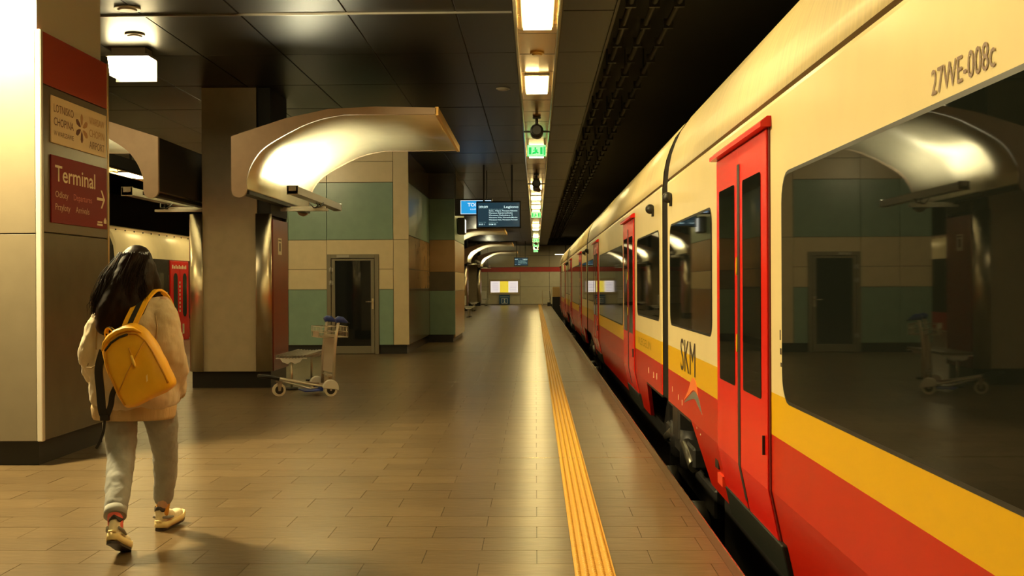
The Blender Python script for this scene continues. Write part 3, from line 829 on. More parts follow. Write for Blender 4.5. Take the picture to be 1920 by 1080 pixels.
def exit_sign(y, lab):
    t = thing('exit_sign', lab, 'sign', (CX, y, SZ), 'green exit signs under the ceiling channel')
    z0, z1 = 3.575, 3.765
    MB().box(CX - .155, CX + .155, y, y + .06, z0, z1).build('case', green_m, t, bevel=.006)
    MB().box(CX - .15, CX + .15, y - .004, y, z0 + .005, z1 - .005).build('face', exitw_m, t)
    g = MB()
    g.box(CX - .13, CX - .085, y - .007, y - .003, z0 + .03, z0 + .15)
    g.prism([(CX - .07, z0 + .03), (CX - .01, z0 + .05), (CX - .01, z0 + .09), (CX - .07, z0 + .06)], 'y', y - .007, y - .003)
    # running figure
    g.prism([(CX - .02 + .016 * math.cos(a), z0 + .135 + .016 * math.sin(a)) for a in [2 * PI * q / 10 for q in range(10)]], 'y', y - .007, y - .003)
    for (p0, p1, w_) in (((-.025, .115), (0, .075), .014), ((0, .075), (.03, .05), .011), ((0, .075), (-.03, .045), .011), ((-.02, .11), (.02, .10), .008), ((-.02, .11), (-.055, .095), .008)):
        v = Vector((p1[0] - p0[0], p1[1] - p0[1])).normalized(); nn = Vector((-v.y, v.x)) * w_
        g.prism([(CX + p0[0] + nn.x, z0 + p0[1] + nn.y), (CX + p0[0] - nn.x, z0 + p0[1] - nn.y), (CX + p1[0] - nn.x, z0 + p1[1] - nn.y), (CX + p1[0] + nn.x, z0 + p1[1] + nn.y)], 'y', y - .007, y - .003)
    g.box(CX + .06, CX + .10, y - .007, y - .003, z0 + .03, z0 + .15)
    g.box(CX + .115, CX + .14, y - .007, y - .003, z0 + .02, z0 + .16)
    g.build('pictogram', green_m, t)
    h = MB()
    for sx in (-.13, .13): h.cyl((CX + sx, y + .03, z1), (CX + sx, y + .03, SZ), .004, 6)
    h.build('wire', steel_m, t)
for y, lab in ((18.9, 'green running-man exit sign next to the loudspeakers'), (36.4, 'green exit sign in the channel past the hanging monitor'), (57.6, 'small green exit sign, second past the hanging monitor'), (64.8, 'small green exit sign, third past the hanging monitor'), (75.3, 'tiny green exit sign close to the end wall')):
    exit_sign(y, lab)
def speaker(y, lab):
    t = thing('loudspeaker', lab, 'loudspeaker', (CX, y, SZ), 'black loudspeakers under the ceiling channel')
    z = 3.62
    b = MB(); b.tube([(CX, y - .16, z), (CX, y - .13, z), (CX, y + .1, z), (CX, y + .16, z)], [.075, .095, .095, .06], 16); b.build('body', rubber_m, t)
    g = MB(); g.tube([(CX, y - .19, z), (CX, y - .16, z)], [.06, .085], 16); g.build('grille', mat('speaker grille', (.03, .035, .04), .4), t)
    MB().box(CX - .19, CX + .19, y - .015, y + .015, z - .01, z + .012).build('cross_bar', dark_m, t)
    MB().cyl((CX, y, z + .05), (CX, y, SZ), .022, 10).build('stem', dark_m, t)
    m_ = MB(); m_.cyl((CX, y, SZ - .03), (CX, y, SZ), .06, 12); m_.build('mount', dark_m, t)
speaker(16.2, 'black barrel loudspeaker in front of the first green exit sign')
speaker(24.6, 'dark loudspeaker in the channel beyond the first exit sign')
def cctv(y, lab):
    t = thing('security_camera', lab, 'camera', (CX, y, SZ), 'cameras under the ceiling channel')
    b = MB(); b.cyl((CX, y, SZ - .05), (CX, y, SZ), .07, 14); b.cyl((CX, y, SZ - .14), (CX, y, SZ - .05), .02, 8); b.build('mount', dark_m, t)
    b = MB(); b.ell((CX, y, SZ - .19), (.085, .085, .085), 14, 10); b.build('dome', rubber_m, t)
    b = MB(); b.cyl((CX - .03, y + .02, SZ - .21), (CX + .06, y - .18, SZ - .25), .05, 10); b.build('lens_barrel', mat('camera barrel', (.18, .10, .04), .4), t)
cctv(26.0, 'dark dome camera behind the second loudspeaker'); cctv(61.1, 'small dark camera under the far end of the channel'); cctv(68.2, 'tiny dark camera near the end wall channel')
# round detectors
for (x, y, z, r, lab) in ((CX + .0, 11.75, SZ, .075, 'round smoke detector in the channel between two lamp panels'), (-4.45, 12.6, CZ, .11, 'round ceiling disc left of the box lamp'),
                          (-.45, 16.3, CZ, .10, 'round ceiling disc beside the light channel'), (-4.1, 11.4, CZ, .13, 'round ceiling disc above the airport sign')):
    t = thing('smoke_detector', lab, 'smoke detector', (x, y, z), 'round ceiling detectors')
    b = MB(); b.tube([(x, y, z), (x, y, z - .018)], [r, r], 20); b.build('base', lgrey_m if z == CZ else chan_m, t)
    b = MB(); b.tube([(x, y, z - .018), (x, y, z - .03)], [r * .75, r * .6], 20); b.build('cover', lgrey_m if z == CZ else chan_m, t)
# box lamps on the ceiling
def box_lamp(x, y, lab, gm=None, back=False):
    t = thing('box_lamp', lab, 'light', (x, y, CZ), 'box lamps on the ceiling')
    MB().box(x - .20, x + .20, y - .12, y + .12, 4.18, CZ - .001).build('mount', grey_m, t)
    b = MB()
    lo, hi = 3.93, 4.15
    b.add([(x - .215, y - .13, lo), (x + .215, y - .13, lo), (x + .215, y + .13, lo), (x - .215, y + .13, lo), (x - .235, y - .15, hi), (x + .235, y - .15, hi), (x + .235, y + .15, hi), (x - .235, y + .15, hi)],
          [(0, 3, 2, 1), (4, 5, 6, 7), (0, 1, 5, 4), (1, 2, 6, 5), (2, 3, 7, 6), (3, 0, 4, 7)])
    b.build('shade', gm or box_m, t)
    MB().box(x - .25, x + .25, y - .165, y + .165, 4.15, 4.18).build('rim', grey_m, t)
    if back: MB().cbox(x - .25, x + .25, y + .152, y + .172, 3.90, 4.15, .004).build('added_light_shield', grey_m, t)  # added shield that keeps this lamp's light off the column behind
box_lamp(-4.77, 13.4, 'glowing box lamp on the ceiling behind the airport sign', None, True)
box_lamp(-4.75, 8.0, 'glowing box lamp on the ceiling in front of the cream block', boxb_m)
box_lamp(-5.05, 20.6, 'added unseen box lamp brightening the teal and cream wall', fillw_m)  # added lamp, hidden behind the column, to brighten the wall

# ---- monitors and signs
def monitor(x0, x1, y, z0, z1, lab, detail):
    t = thing('departure_monitor', lab, 'monitor', ((x0 + x1) / 2, y, z0), 'hanging departure monitors')
    MB().cbox(x0, x1, y, y + .12, z0, z1, .008).build('case', rubber_m, t)
    f_ = .035
    scr = MB(); scr.box(x0 + f_, x1 - f_, y - .003, y, z0 + f_, z1 - f_); s = scr.build('screen', screen_m, t)
    for u in (.17, .80):
        X = x0 + (x1 - x0) * u
        MB().box(X - .022, X + .022, y + .04, y + .08, z1, CZ).build('pole', dark_m, t)
    W, H_ = x1 - x0, z1 - z0
    def tx(sx, u, v, h, wd, m_): text('lettering', sx, m_, t, (x0 + W * u, y - .004, z0 + H_ * v), (1, 0, 0), (0, 0, 1), H_ * h, W * wd, .001, bold=.012)
    tx('09:09', .06, .745, .085, .20, screent_m); tx('Legiono', .62, .745, .085, .32, screent_m)
    for i, (s_, wd) in enumerate((('Zacho., Wilgera, Warszawa Rakowiec', .64), ('Warszawa Aleje Jerozolimskie', .53), ('Warszawa Zachodnia p. 9', .53), ('Warszawa Wola, Warszawa Młynów', .64), ('Warszawa Koło, Warszawa Powązki', .64))):
        tx(s_, .28, .62 - .082 * i, .048, wd, screent_m if detail else screend_m)
    if detail:
        tx('Odjazd do stacji', .28, .69, .025, .32, screend_m); tx('Peron / Tor', .06, .21, .025, .16, screend_m); tx('Odjazd za', .28, .21, .025, .2, screend_m)
    tx('BUS 1', .06, .12, .05, .12, screent_m); tx('SKM S3', .28, .12, .05, .16, screent_m)
monitor(-1.382, -.329, 26.7, 2.77, 3.408, 'hanging departure monitor reading 09:09 Legiono beside the toilet sign', True)
monitor(-1.38, -.47, 74.0, 2.65, 3.20, 'small hanging departure monitor in front of the end wall', False)
t = thing('toilet_sign', 'lit blue sign with white letters behind the departure monitor', 'sign', (-1.6, 28.0, 3.17))
MB().cbox(-1.98, -1.05, 28.0, 28.12, 3.15, 3.56, .01).build('case', rubber_m, t)
MB().box(-1.835, -1.08, 27.995, 28.0, 3.185, 3.525).build('border', bwhite_m, t)
MB().box(-1.82, -1.095, 27.991, 27.996, 3.20, 3.51).build('face', blue_m, t)
text('lettering', 'TOI', bwhite_m, t, (-1.66, 27.99, 3.375), (1, 0, 0), (0, 0, 1), .085, .20, .001, bold=.02)
text('lettering', 'toil', bwhite_m, t, (-1.60, 27.99, 3.29), (1, 0, 0), (0, 0, 1), .04, .14, .001)
MB().box(-1.97, -1.95, 28.02, 28.10, CZ - .7, CZ).build('pole', dark_m, t)
MB().box(-1.2, -1.18, 28.02, 28.10, CZ - .7, CZ).build('pole', dark_m, t)
t = thing('blade_sign', 'dark blade sign with a lit edge mounted on the brown wall corner', 'sign', (-2.0, 29.5, 2.8))
MB().cbox(-2.018, -1.82, 29.4, 29.95, 2.76, 3.18, .02).build('case', rubber_m, t)
MB().box(-1.822, -1.815, 29.45, 29.9, 2.80, 3.14).build('lit_edge', bwhite_m, t)

# column signs: they face the track (+X)
SX = C1X + .001
t = thing('airport_sign', 'cream airport name sign with a star emblem on the left block', 'sign', (SX, 9.87, 2.64))
MB().cbox(SX, SX + .012, 9.275, 10.475, 2.64, 3.03, .002).build('board', sign_cream, t)
X = SX + .0125
Rs = (0, 1, 0)
for (s_, y, z, h, wd, m_) in (('LOTNISKO', 9.325, 2.90, .068, .40, sign_dk), ('CHOPINA', 9.325, 2.79, .068, .40, sign_dk), ('W WARSZAWIE', 9.325, 2.705, .042, .40, sign_dk),
                              ('WARSAW', 10.07, 2.90, .068, .35, sign_br), ('CHOPIN', 10.07, 2.79, .068, .35, sign_br), ('AIRPORT', 10.07, 2.685, .068, .35, sign_dk)):
    text('lettering', s_, m_, t, (X, y, z), Rs, Uv, h, wd, .0008)
st = MB(); st2 = MB()
cy, cz = 9.905, 2.835
for i in range(6):
    a = math.radians(90 + 60 * i); L0, L1, ww = .02, .125, .026
    v = Vector((math.cos(a), math.sin(a))); nn = Vector((-v.y, v.x))
    pts = [(cy + v.x * (L0 + (L1 - L0) * s_) * 1.15 + nn.x * ww * q, cz + v.y * (L0 + (L1 - L0) * s_) + nn.y * ww * q) for (s_, q) in ((0, 0), (.3, .7), (.75, 1), (1, .3), (1, -.3), (.75, -1), (.3, -.7))]
    (st if i in (1, 2, 3) else st2).prism(pts, 'x', X - .001, X + .0008)
st.build('emblem', sign_dk, t); st2.build('emblem_petal', sign_br, t)
t = thing('terminal_sign', 'dark red Terminal direction sign with an arrow on the left block', 'sign', (SX, 9.87, 1.98))
MB().cbox(SX, SX + .012, 9.27, 10.48, 1.98, 2.54, .002).build('board', sign_red, t)
text('lettering', 'Terminal', cream_print, t, (X, 9.34, 2.33), Rs, Uv, .135, .86, .0008, bold=.01)
dim = mat('dim cream print', (.66, .44, .24), .5)
text('lettering', 'Odloty', dim, t, (X, 9.345, 2.195), Rs, Uv, .055, .26, .0008); text('lettering', 'Departures', mat('faint print', (.60, .17, .10), .5), t, (X, 9.72, 2.195), Rs, Uv, .055, .40, .0008)
text('lettering', 'Przyloty', dim, t, (X, 9.345, 2.09), Rs, Uv, .055, .30, .0008); text('lettering', 'Arrivals', dim, t, (X, 9.76, 2.09), Rs, Uv, .055, .30, .0008)
ar = MB(); ar.box(X - .001, X + .0008, 10.24, 10.40, 2.235, 2.26)
ar.prism([(10.33, 2.33), (10.36, 2.33), (10.43, 2.2475), (10.36, 2.165), (10.33, 2.165), (10.395, 2.2475)], 'x', X - .001, X + .0008)
ar.build('arrow', cream_print, t)
ar = MB(); ar.box(X - .001, X + .0008, 10.24, 10.37, 2.005, 2.022); ar.box(X - .001, X + .0008, 10.25, 10.36, 2.03, 2.045); ar.prism([(10.40, 2.03), (10.46, 2.03), (10.46, 2.06), (10.43, 2.085), (10.40, 2.06)], 'x', X - .001, X + .0008)
ar.build('small_logo', cream_print, t)

# end wall fittings
t = thing('poster_case', 'lit white and yellow poster case on the end wall', 'poster', (-2.2, YEND, .73))
fr = MB(); x0, x1, z0, z1 = -3.32, -1.11, .73, 1.85
y0, y1 = YEND - .16, YEND - .031
fr.box(x0, x1, y0, y1, z0, z0 + .15); fr.box(x0, x1, y0, y1, z1 - .17, z1); fr.box(x0, x0 + .11, y0, y1, z0 + .15, z1 - .17); fr.box(x1 - .15, x1, y0, y1, z0 + .15, z1 - .17)
fr.build('frame', mat('poster frame', (.50, .42, .27), .4), t, bevel=.01)
pz0, pz1 = z0 + .15, z1 - .17
MB().box(x0 + .11, -2.55, y1 - .06, y1 - .03, pz0, pz1).build('poster_sheet', poster_m, t)
MB().box(-2.55, -1.94, y1 - .06, y1 - .03, pz0, pz1).build('poster_sheet', postery_m, t)
MB().box(-1.94, x1 - .15, y1 - .06, y1 - .03, pz0, pz1).build('poster_sheet', poster_m, t)
ln = MB()
for i in range(6): ln.box(x0 + .2, -2.65, y1 - .063, y1 - .06, pz0 + .08 + i * .11, pz0 + .12 + i * .11); ln.box(-1.85, x1 - .25, y1 - .063, y1 - .06, pz0 + .08 + i * .11, pz0 + .12 + i * .11)
ln.build('poster_print', posterl_m, t)
t = thing('information_sign', 'low dark blue information sign under the poster case', 'sign', (-2.22, YEND - .1, 0))
MB().cbox(-2.6, -1.84, YEND - .24, YEND - .17, .04, .69, .01).build('board', info_m, t)
wsm = mat('sign white', (.75, .78, .75), .5)
b = MB(); yq0, yq1 = YEND - .244, YEND - .24
for (a0, a1, c0, c1) in ((-2.44, -2.40, .08, .46), (-2.04, -2.0, .08, .46), (-2.40, -2.04, .08, .115), (-2.40, -2.04, .425, .46), (-2.26, -2.18, .13, .31), (-2.26, -2.18, .34, .41), (-2.3, -2.14, .13, .16)): b.box(a0, a1, yq0, yq1, c0, c1)
b.build('pictogram', wsm, t)
MB().box(-2.55, -1.9, yq0, yq1, .54, .585).build('text_line', mat('sign dim white', (.35, .42, .45), .5), t)
b = MB(); b.box(-2.5, -2.46, YEND - .22, YEND - .18, 0, .05); b.box(-1.98, -1.94, YEND - .22, YEND - .18, 0, .05); b.build('foot', dark_m, t)
t = thing('cabinet', 'pale equipment cabinet standing against the end wall', 'cabinet', (-3.85, YEND - .4, 0))
MB().cbox(-4.15, -3.5, YEND - .5, YEND - .06, .05, 1.0, .01).build('body', lgrey_m, t); MB().cbox(-4.12, -3.53, YEND - .52, YEND - .5, .1, .97, .005).build('cabinet_door', white_m, t); MB().box(-4.1, -3.55, YEND - .48, YEND - .08, 0, .05).build('base', plinth_m, t)
t = thing('buffer_stop', 'beige block with a black foot at the end of the track', 'buffer stop', (1.5, 74, -1.1))
MB().cbox(1.10, 1.72, 73.6, 74.6, .62, 1.27, .02).build('block', mat('beige block', (.60, .40, .16), .5), t); MB().box(1.10, 1.75, 73.65, 74.6, -1.1, .62).build('foot', plinth_m, t)
t = thing('railing', 'low grey railing beside the buffer block at the platform end', 'railing', (.72, 75, 0))
b = MB(); b.tube([(.45, 75.2, 0), (.45, 75.2, 1.05), (.98, 75.2, 1.05), (.98, 75.2, 0)], .025, 8); b.build('top_rail', steel_m, t); b = MB(); b.tube([(.45, 75.2, .5), (.98, 75.2, .5)], .018, 8); b.build('mid_rail', steel_m, t)
b = MB(); b.cbox(.78, 1.0, 74.9, 75.3, .0, .25, .02); b.build('foot_block', dark_m, t)
# lamps over the track end
t = thing('track_lamp', 'bright strip lamp on the wall beyond the train', 'light', (2.2, 78, 3.4))
MB().box(1.35, 2.9, 79.8, 80.0, 3.55, 3.63).build('housing', grey_m, t); MB().box(1.4, 2.85, 79.82, 79.98, 3.535, 3.551).build('tube', box_m, t)
MB().box(2.1, 2.16, 79.87, 79.93, 3.63, 4.75).build('rod', dark_m, t)
# ================================================================== BENCHES
def bench(x, y, lab, back=False, L=1.5):
    t = thing('bench', lab, 'bench', (x, y, 0), 'slatted benches beside the columns')
    for i in range(10):
        u = -.20 + i * .0445
        z = .475 - .02 * math.cos(u * 6)
        MB().cbox(x + u - .010, x + u + .010, y, y + L, z - .018, z + .018, .004).build('slat', mat('bench slat steel', (.30, .27, .21), .4, .5), t)
    for yy in (y + .012, y + L - .05):
        MB().box(x - .215, x + .215, yy, yy + .035, .430, .445).build('cross_rail', white_m, t)
        b = MB(); b.prism([(x - .15, .43), (x + .15, .43), (x + .12, .385), (x + .05, .36), (x + .012, .385), (x - .012, .385), (x - .05, .36), (x - .12, .385)], 'y', yy, yy + .05); b.build('bracket', white_m, t)
    for yy in (y + .05, y + L - .05):
        b = MB(); b.cyl((x, yy, .03), (x, yy, .39), .016, 10); b.build('leg', steel_m, t)
        b = MB(); b.cyl((x, yy, 0), (x, yy, .03), .09, 16); b.build('foot', dark_m, t)
    if back:
        MB().cbox(x - .2, x - .16, y, y + L, .52, .95, .01).build('backrest', white_m, t)
        b = MB(); b.box(x - .19, x - .17, y + .2, y + .24, .45, .55); b.box(x - .19, x - .17, y + L - .24, y + L - .2, .45, .55); b.build('back_post', steel_m, t)
    return t
bench(-3.40, 15.72, 'slatted metal bench along the maroon column side behind the trolley')
bench(-2.98, 50.3, 'pale bench with a backrest glimpsed past the brown wall corner', True, 1.2)
bench(-3.40, 62.0, 'slatted bench at the far steel-cornered column')
bench(-3.40, 77.0, 'slatted bench at the column closest to the end wall')

# ================================================================== LUGGAGE TROLLEY (local x = forward)
def trolley(loc, ang, lab):
    t = thing('luggage_trolley', lab, 'trolley', (0, 0, 0))
    tube_m = mat('trolley steel', (.62, .55, .44), .35, .45)
    for s in (-1, 1):
        b = MB(); b.tube([(-.02, s * .30, .115), (.25, s * .22, .16), (.62, s * .12, .235), (.70, s * .09, .25)], .016, 8); b.build('side_rail', tube_m, t)
        b = MB(); b.tube([(-.06, s * .27, .13), (-.07, s * .27, .55), (-.10, s * .27, .80), (-.13, s * .27, .965)], .021, 10); b.build('post', tube_m, t)
        w_ = MB(); w_.tube([(-.0, s * .315, .085), (-.0, s * .355, .085)], .085, 20); w = w_.build('wheel', mat('white tyre', (.74, .68, .54), .5), t)
        h = MB(); h.tube([(-.0, s * .335 - .024, .085), (-.0, s * .335 + .024, .085)], .055, 16); h.build('hub', rubber_m, w)
        # half-disc fender
        poly = [(.105 * math.cos(a), .105 + .115 * math.sin(a)) for a in [math.radians(5 + 190 * q / 12) for q in range(13)]] + [(-.05, .09), (.04, .10)]
        f_ = MB(); f_.prism([(p[0], p[1]) for p in poly], 'y', s * .335 - .034, s * .335 + .034); f_.build('fender', white_m, t, bevel=.008)
        g = MB(); g.tube([(-.09, s * .27, .985), (-.13, s * .27, 1.0), (-.18, s * .27, .995), (-.22, s * .27, .975), (-.255, s * .27, .957)], [.032, .046, .042, .026, .010], 12); gg = g.build('grip', blue_pl, t)
        k = MB(); k.tube([(-.25, s * .27, .96), (-.285, s * .27, .947)], [.010, .006], 8); k.build('tip', rubber_m, gg)
    b = MB(); b.box(-.115, -.09, -.25, .25, .30, .80)
    for v in range(len(b.v)): b.v[v] = (b.v[v][0] - (b.v[v][2] - .3) * .06 + .03, b.v[v][1], b.v[v][2])
    b.build('panel', mat('trolley board', (.58, .48, .36), .5), t)
    b = MB(); b.tube([(0, -.36, .085), (0, .36, .085)], .014, 8); b.build('axle', tube_m, t)
    b = MB(); b.box(-.10, -.04, -.10, .10, .16, .24); b.build('lock_box', mat('tan box', (.45, .34, .2), .5), t)
    b = MB(); b.tube([(-.07, -.27, .26), (-.07, .27, .26)], .014, 8); b.build('cross_bar', tube_m, t)
    b = MB()
    for z in (.765, .835, .905):
        for (xa, xb) in ((-.07, .09), (-.26, -.14)):
            b.tube([(xa, -.26, z), (xb, -.26, z), (xb, .26, z), (xa, .26, z), (xa, -.26, z)], .0045, 5)
    for i in range(9):
        yy = -.26 + i * .065
        b.tube([(.09, yy, .905), (.09, yy, .765), (-.07, yy, .765)], .004, 5); b.tube([(-.26, yy, .905), (-.26, yy, .765), (-.14, yy, .765)], .004, 5)
    b.build('wire_basket', steel_m, t)
    b = MB(); b.box(.085, .10, -.15, .12, .76, .84); b.build('basket_plate', mat('trolley board'), t)
    # front: black bumper, fork and caster
    b = MB(); b.tube([(.62, -.12, .235), (.72, -.10, .262), (.86, -.03, .275), (.86, .03, .275), (.72, .10, .262), (.62, .12, .235)], .024, 8); b.build('bumper', rubber_m, t)
    b = MB(); b.tube([(.60, 0, .25), (.60, 0, .19)], .022, 8); b.prism([(.585, .07), (.615, .07), (.63, .2), (.56, .2)], 'y', -.045, -.036); b.prism([(.585, .07), (.615, .07), (.63, .2), (.56, .2)], 'y', .036, .045); b.box(.56, .64, -.045, .045, .19, .2)
    b.tube([(.62, -.13, .235), (.62, .13, .235)], .016, 8); b.build('fork', grey_m, t)
    w_ = MB(); w_.tube([(.60, -.028, .085), (.60, .028, .085)], .085, 20); w = w_.build('wheel', mat('white tyre'), t)
    h = MB(); h.tube([(.60, -.034, .085), (.60, .034, .085)], .055, 16); h.build('hub', rubber_m, w)
    b = MB(); b.box(.06, .30, -.17, .17, .055, .072); b.box(.05, .075, -.17, .17, .06, .13); b.build('brake_plate', blue_pl, t, bevel=.004)
    b = MB(); b.tube([(.02, 0, .10), (.18, 0, .08), (.60, 0, .21)], .012, 6); b.build('centre_rail', tube_m, t)
    t.location = loc; t.rotation_euler.z = ang
    return t
trolley((-2.83, 15.1, 0), math.atan2(-.26, -.53), 'luggage trolley with blue handles and wire basket before the glass door')

# ================================================================== PERSON
PX, PY = -2.27, 6.42
pe = thing('person', 'person with long dark hair walking away, beige jacket and pale jeans', 'person', (PX, PY, 0))
def blob(mb, name, m_, parent, vox, smooth=6, disp=None, sub=False):
    o = mb.build(name, m_, parent, fixn=True)
    r = o.modifiers.new('remesh', 'REMESH'); r.mode = 'VOXEL'; r.voxel_size = vox; r.use_smooth_shade = True
    if smooth:
        s = o.modifiers.new('smooth', 'SMOOTH'); s.iterations = smooth; s.factor = .5
    for (size, strength, depth) in (disp or []):
        tx = bpy.data.textures.new(name, 'CLOUDS'); tx.noise_scale = size; tx.noise_depth = depth
        dm = o.modifiers.new('disp', 'DISPLACE'); dm.texture = tx; dm.strength = strength; dm.mid_level = .5; dm.texture_coords = 'LOCAL'
    return o
def P(x, y, z): return (PX + x, PY + y, z)
def loft(mb, secs, n=24, ex=2.3):
    rr = []
    for (z, cx, cy, rx, ry) in secs:
        ring = []
        for k in range(n):
            a = 2 * PI * k / n; c, s = math.cos(a), math.sin(a)
            ring.append((PX + cx + rx * math.copysign(abs(c) ** (2 / ex), c), PY + cy + ry * math.copysign(abs(s) ** (2 / ex), s), z))
        rr.append(ring)
    return mb.rings(rr)
# joints (relative to PX, PY)
hipL, kneL, ankL = (-.095, 0, .84), (-.055, -.09, .50), (.020, -.415, .215)
hipR, kneR, ankR = (.105, 0, .84), (.10, .19, .47), (.045, .30, .115)
shL, elL, wrL = (-.175, .0, 1.335), (-.240, -.02, 1.06), (-.222, .13, .84)
shR, elR, wrR = (.155, .0, 1.345), (.200, -.05, 1.10), (.198, .12, .83)
hc = (-.0, .03, 1.555)
# ---- body: one continuous skin figure
b = MB()
b.ell(P(*hc), (.076, .098, .118)); b.ell(P(hc[0], hc[1] + .03, hc[2] - .06), (.056, .07, .07))
b.cap(P(hc[0], hc[1] + .095, 1.55), P(hc[0], hc[1] + .112, 1.525), .011, .014)            # nose
b.cap(P(hc[0] - .022, hc[1] + .096, 1.487), P(hc[0] + .022, hc[1] + .096, 1.487), .009, .009)   # mouth
for s in (-1, 1): b.ell(P(hc[0] + s * .078, hc[1] - .005, 1.545), (.012, .022, .033))
b.cap(P(-.005, .0, 1.32), P(0, .015, 1.48), .055, .05)
loft(b, [(.80, 0, 0, .15, .10), (.90, 0, 0, .165, .11), (1.05, -.005, 0, .135, .095), (1.22, -.01, 0, .165, .105), (1.33, -.01, 0, .16, .08), (1.37, -.01, 0, .08, .05)])
for (h, k, a) in ((hipL, kneL, ankL), (hipR, kneR, ankR)):
    b.chain([P(*h), P(*k), P(*a)], [.085, .055, .030])
b.chain([P(*ankL), P(.028, -.40, .14)], [.026, .024]); b.chain([P(*ankR), P(ankR[0] + .01, ankR[1] + .06, .07)], [.026, .024])
for (s, e_, w_, sg) in ((shL, elL, wrL, -1), (shR, elR, wrR, 1)):
    b.chain([P(*s), P(*e_), P(*w_)], [.050, .040, .027])
    W = Vector(w_); fwd = (Vector((-sg * .45, .80, -.42))).normalized(); side = Vector((0, .45, .9)).normalized(); side = (side - fwd * side.dot(fwd)).normalized()
    pc = W + fwd * .05
    b.cap(P(*(W)), P(*(W + fwd * .085)), .027, .034)
    for i, (off, L) in enumerate(((.027, .062), (.010, .072), (-.008, .066), (-.025, .052))):
        r0 = W + fwd * .085 + side * off; r1 = r0 + fwd * L * .5; r2 = r1 + (fwd * .8 + Vector((-sg * .6, 0, 0))).normalized() * L * .45
        b.chain([P(*r0), P(*r1), P(*r2)], [.0095, .0088, .0075], 8)
    th0 = W + fwd * .03 + side * .026; th1 = th0 + (fwd * .6 + side * .8).normalized() * .035; th2 = th1 + (fwd * .9 + side * .2).normalized() * .03
    b.chain([P(*th0), P(*th1), P(*th2)], [.012, .011, .009], 8)
blob(b, 'body', skin_m, pe, .0065, 2)
for s in (-1, 1):
    b = MB(); b.ell(P(hc[0] + s * .031, hc[1] + .088, 1.56), (.011, .008, .007)); b.build('eye', iris_m, pe)
# ---- jeans
b = MB()
loft(b, [(.72, 0, 0, .165, .118), (.80, 0, -.005, .182, .132), (.88, 0, -.005, .18, .128), (.96, 0, 0, .165, .115)], ex=2.1)
b.chain([P(*hipL), P(-.080, -.035, .66), P(*kneL), P(-.018, -.235, .37), P(.014, -.372, .252)], [.112, .092, .076, .072, .061], 16)
b.chain([P(*hipR), P(.110, .10, .65), P(*kneR), P(.078, .255, .31), P(.05, .30, .20)], [.112, .092, .073, .066, .058], 16)
blob(b, 'jeans', denim_m, pe, .010, 6, [(.10, .018, 2), (.035, .007, 1)])
b = MB(); b.tube([P(.0125, -.365, .258), P(.0205, -.398, .222)], [.0600, .0590], 24); b.build('jeans_hem', mat('denim hem', (.32, .32, .29), .85), pe)
# ---- jacket: blouson torso and sleeves in one
b = MB()
loft(b, [(.755, -.01, 0, .215, .150), (.80, -.01, 0, .246, .172), (.90, -.01, -.005, .244, .172), (1.02, -.01, -.005, .225, .158), (1.14, -.01, -.008, .212, .146), (1.25, -.01, -.008, .198, .135), (1.325, -.01, -.005, .172, .112), (1.375, -.008, 0, .125, .09), (1.41, -.005, .005, .075, .07)], ex=2.4)
b.chain([P(-.150, 0, 1.31), P(-.195, -.01, 1.22), P(*elL), P(-.240, .06, .95), P(-.226, .12, .865)], [.082, .084, .084, .080, .052], 16)
b.chain([P(.140, 0, 1.315), P(.175, -.03, 1.24), P(*elR), P(.210, .02, .96), P(.200, .10, .86)], [.082, .088, .088, .082, .052], 16)
blob(b, 'jacket', jacket_m, pe, .012, 8, [(.13, .030, 2), (.05, .014, 2)])
b = MB(); loft(b, [(.70, -.015, 0, .222, .150), (.715, -.015, 0, .229, .155), (.765, -.015, 0, .236, .158), (.785, -.015, 0, .232, .156)], n=40, ex=2.4); b.build('jacket_hem', rib_m, pe)
b = MB(); loft(b, [(1.37, -.005, .005, .082, .078), (1.43, -.002, .012, .072, .070)], n=24); b.build('collar', rib_m, pe)
for (w_, sg) in ((wrL, -1), (wrR, 1)):
    W = Vector(w_); b = MB(); b.tube([P(*(W + Vector((0, -.035, .045)))), P(*(W + Vector((0, .012, -.01))))], [.048, .040], 16); b.build('cuff', rib_m, pe)
# yoke seam across the back
b = MB(); b.tube([P(-.255, -.02, 1.04), P(-.235, -.125, 1.0), P(-.19, -.168, 1.0), P(-.12, -.182, 1.04)], .004, 5); b.build('seam', mat('seam', (.36, .25, .12), .9), pe)
for (pts) in ([P(-.165, -.118, 1.285), P(-.175, -.135, 1.20), P(-.172, -.150, 1.10)], [P(.150, -.122, 1.30), P(.165, -.135, 1.22), P(.16, -.150, 1.12)]):
    b = MB(); b.tube(pts, .004, 5); b.build('seam', mat('seam'), pe)
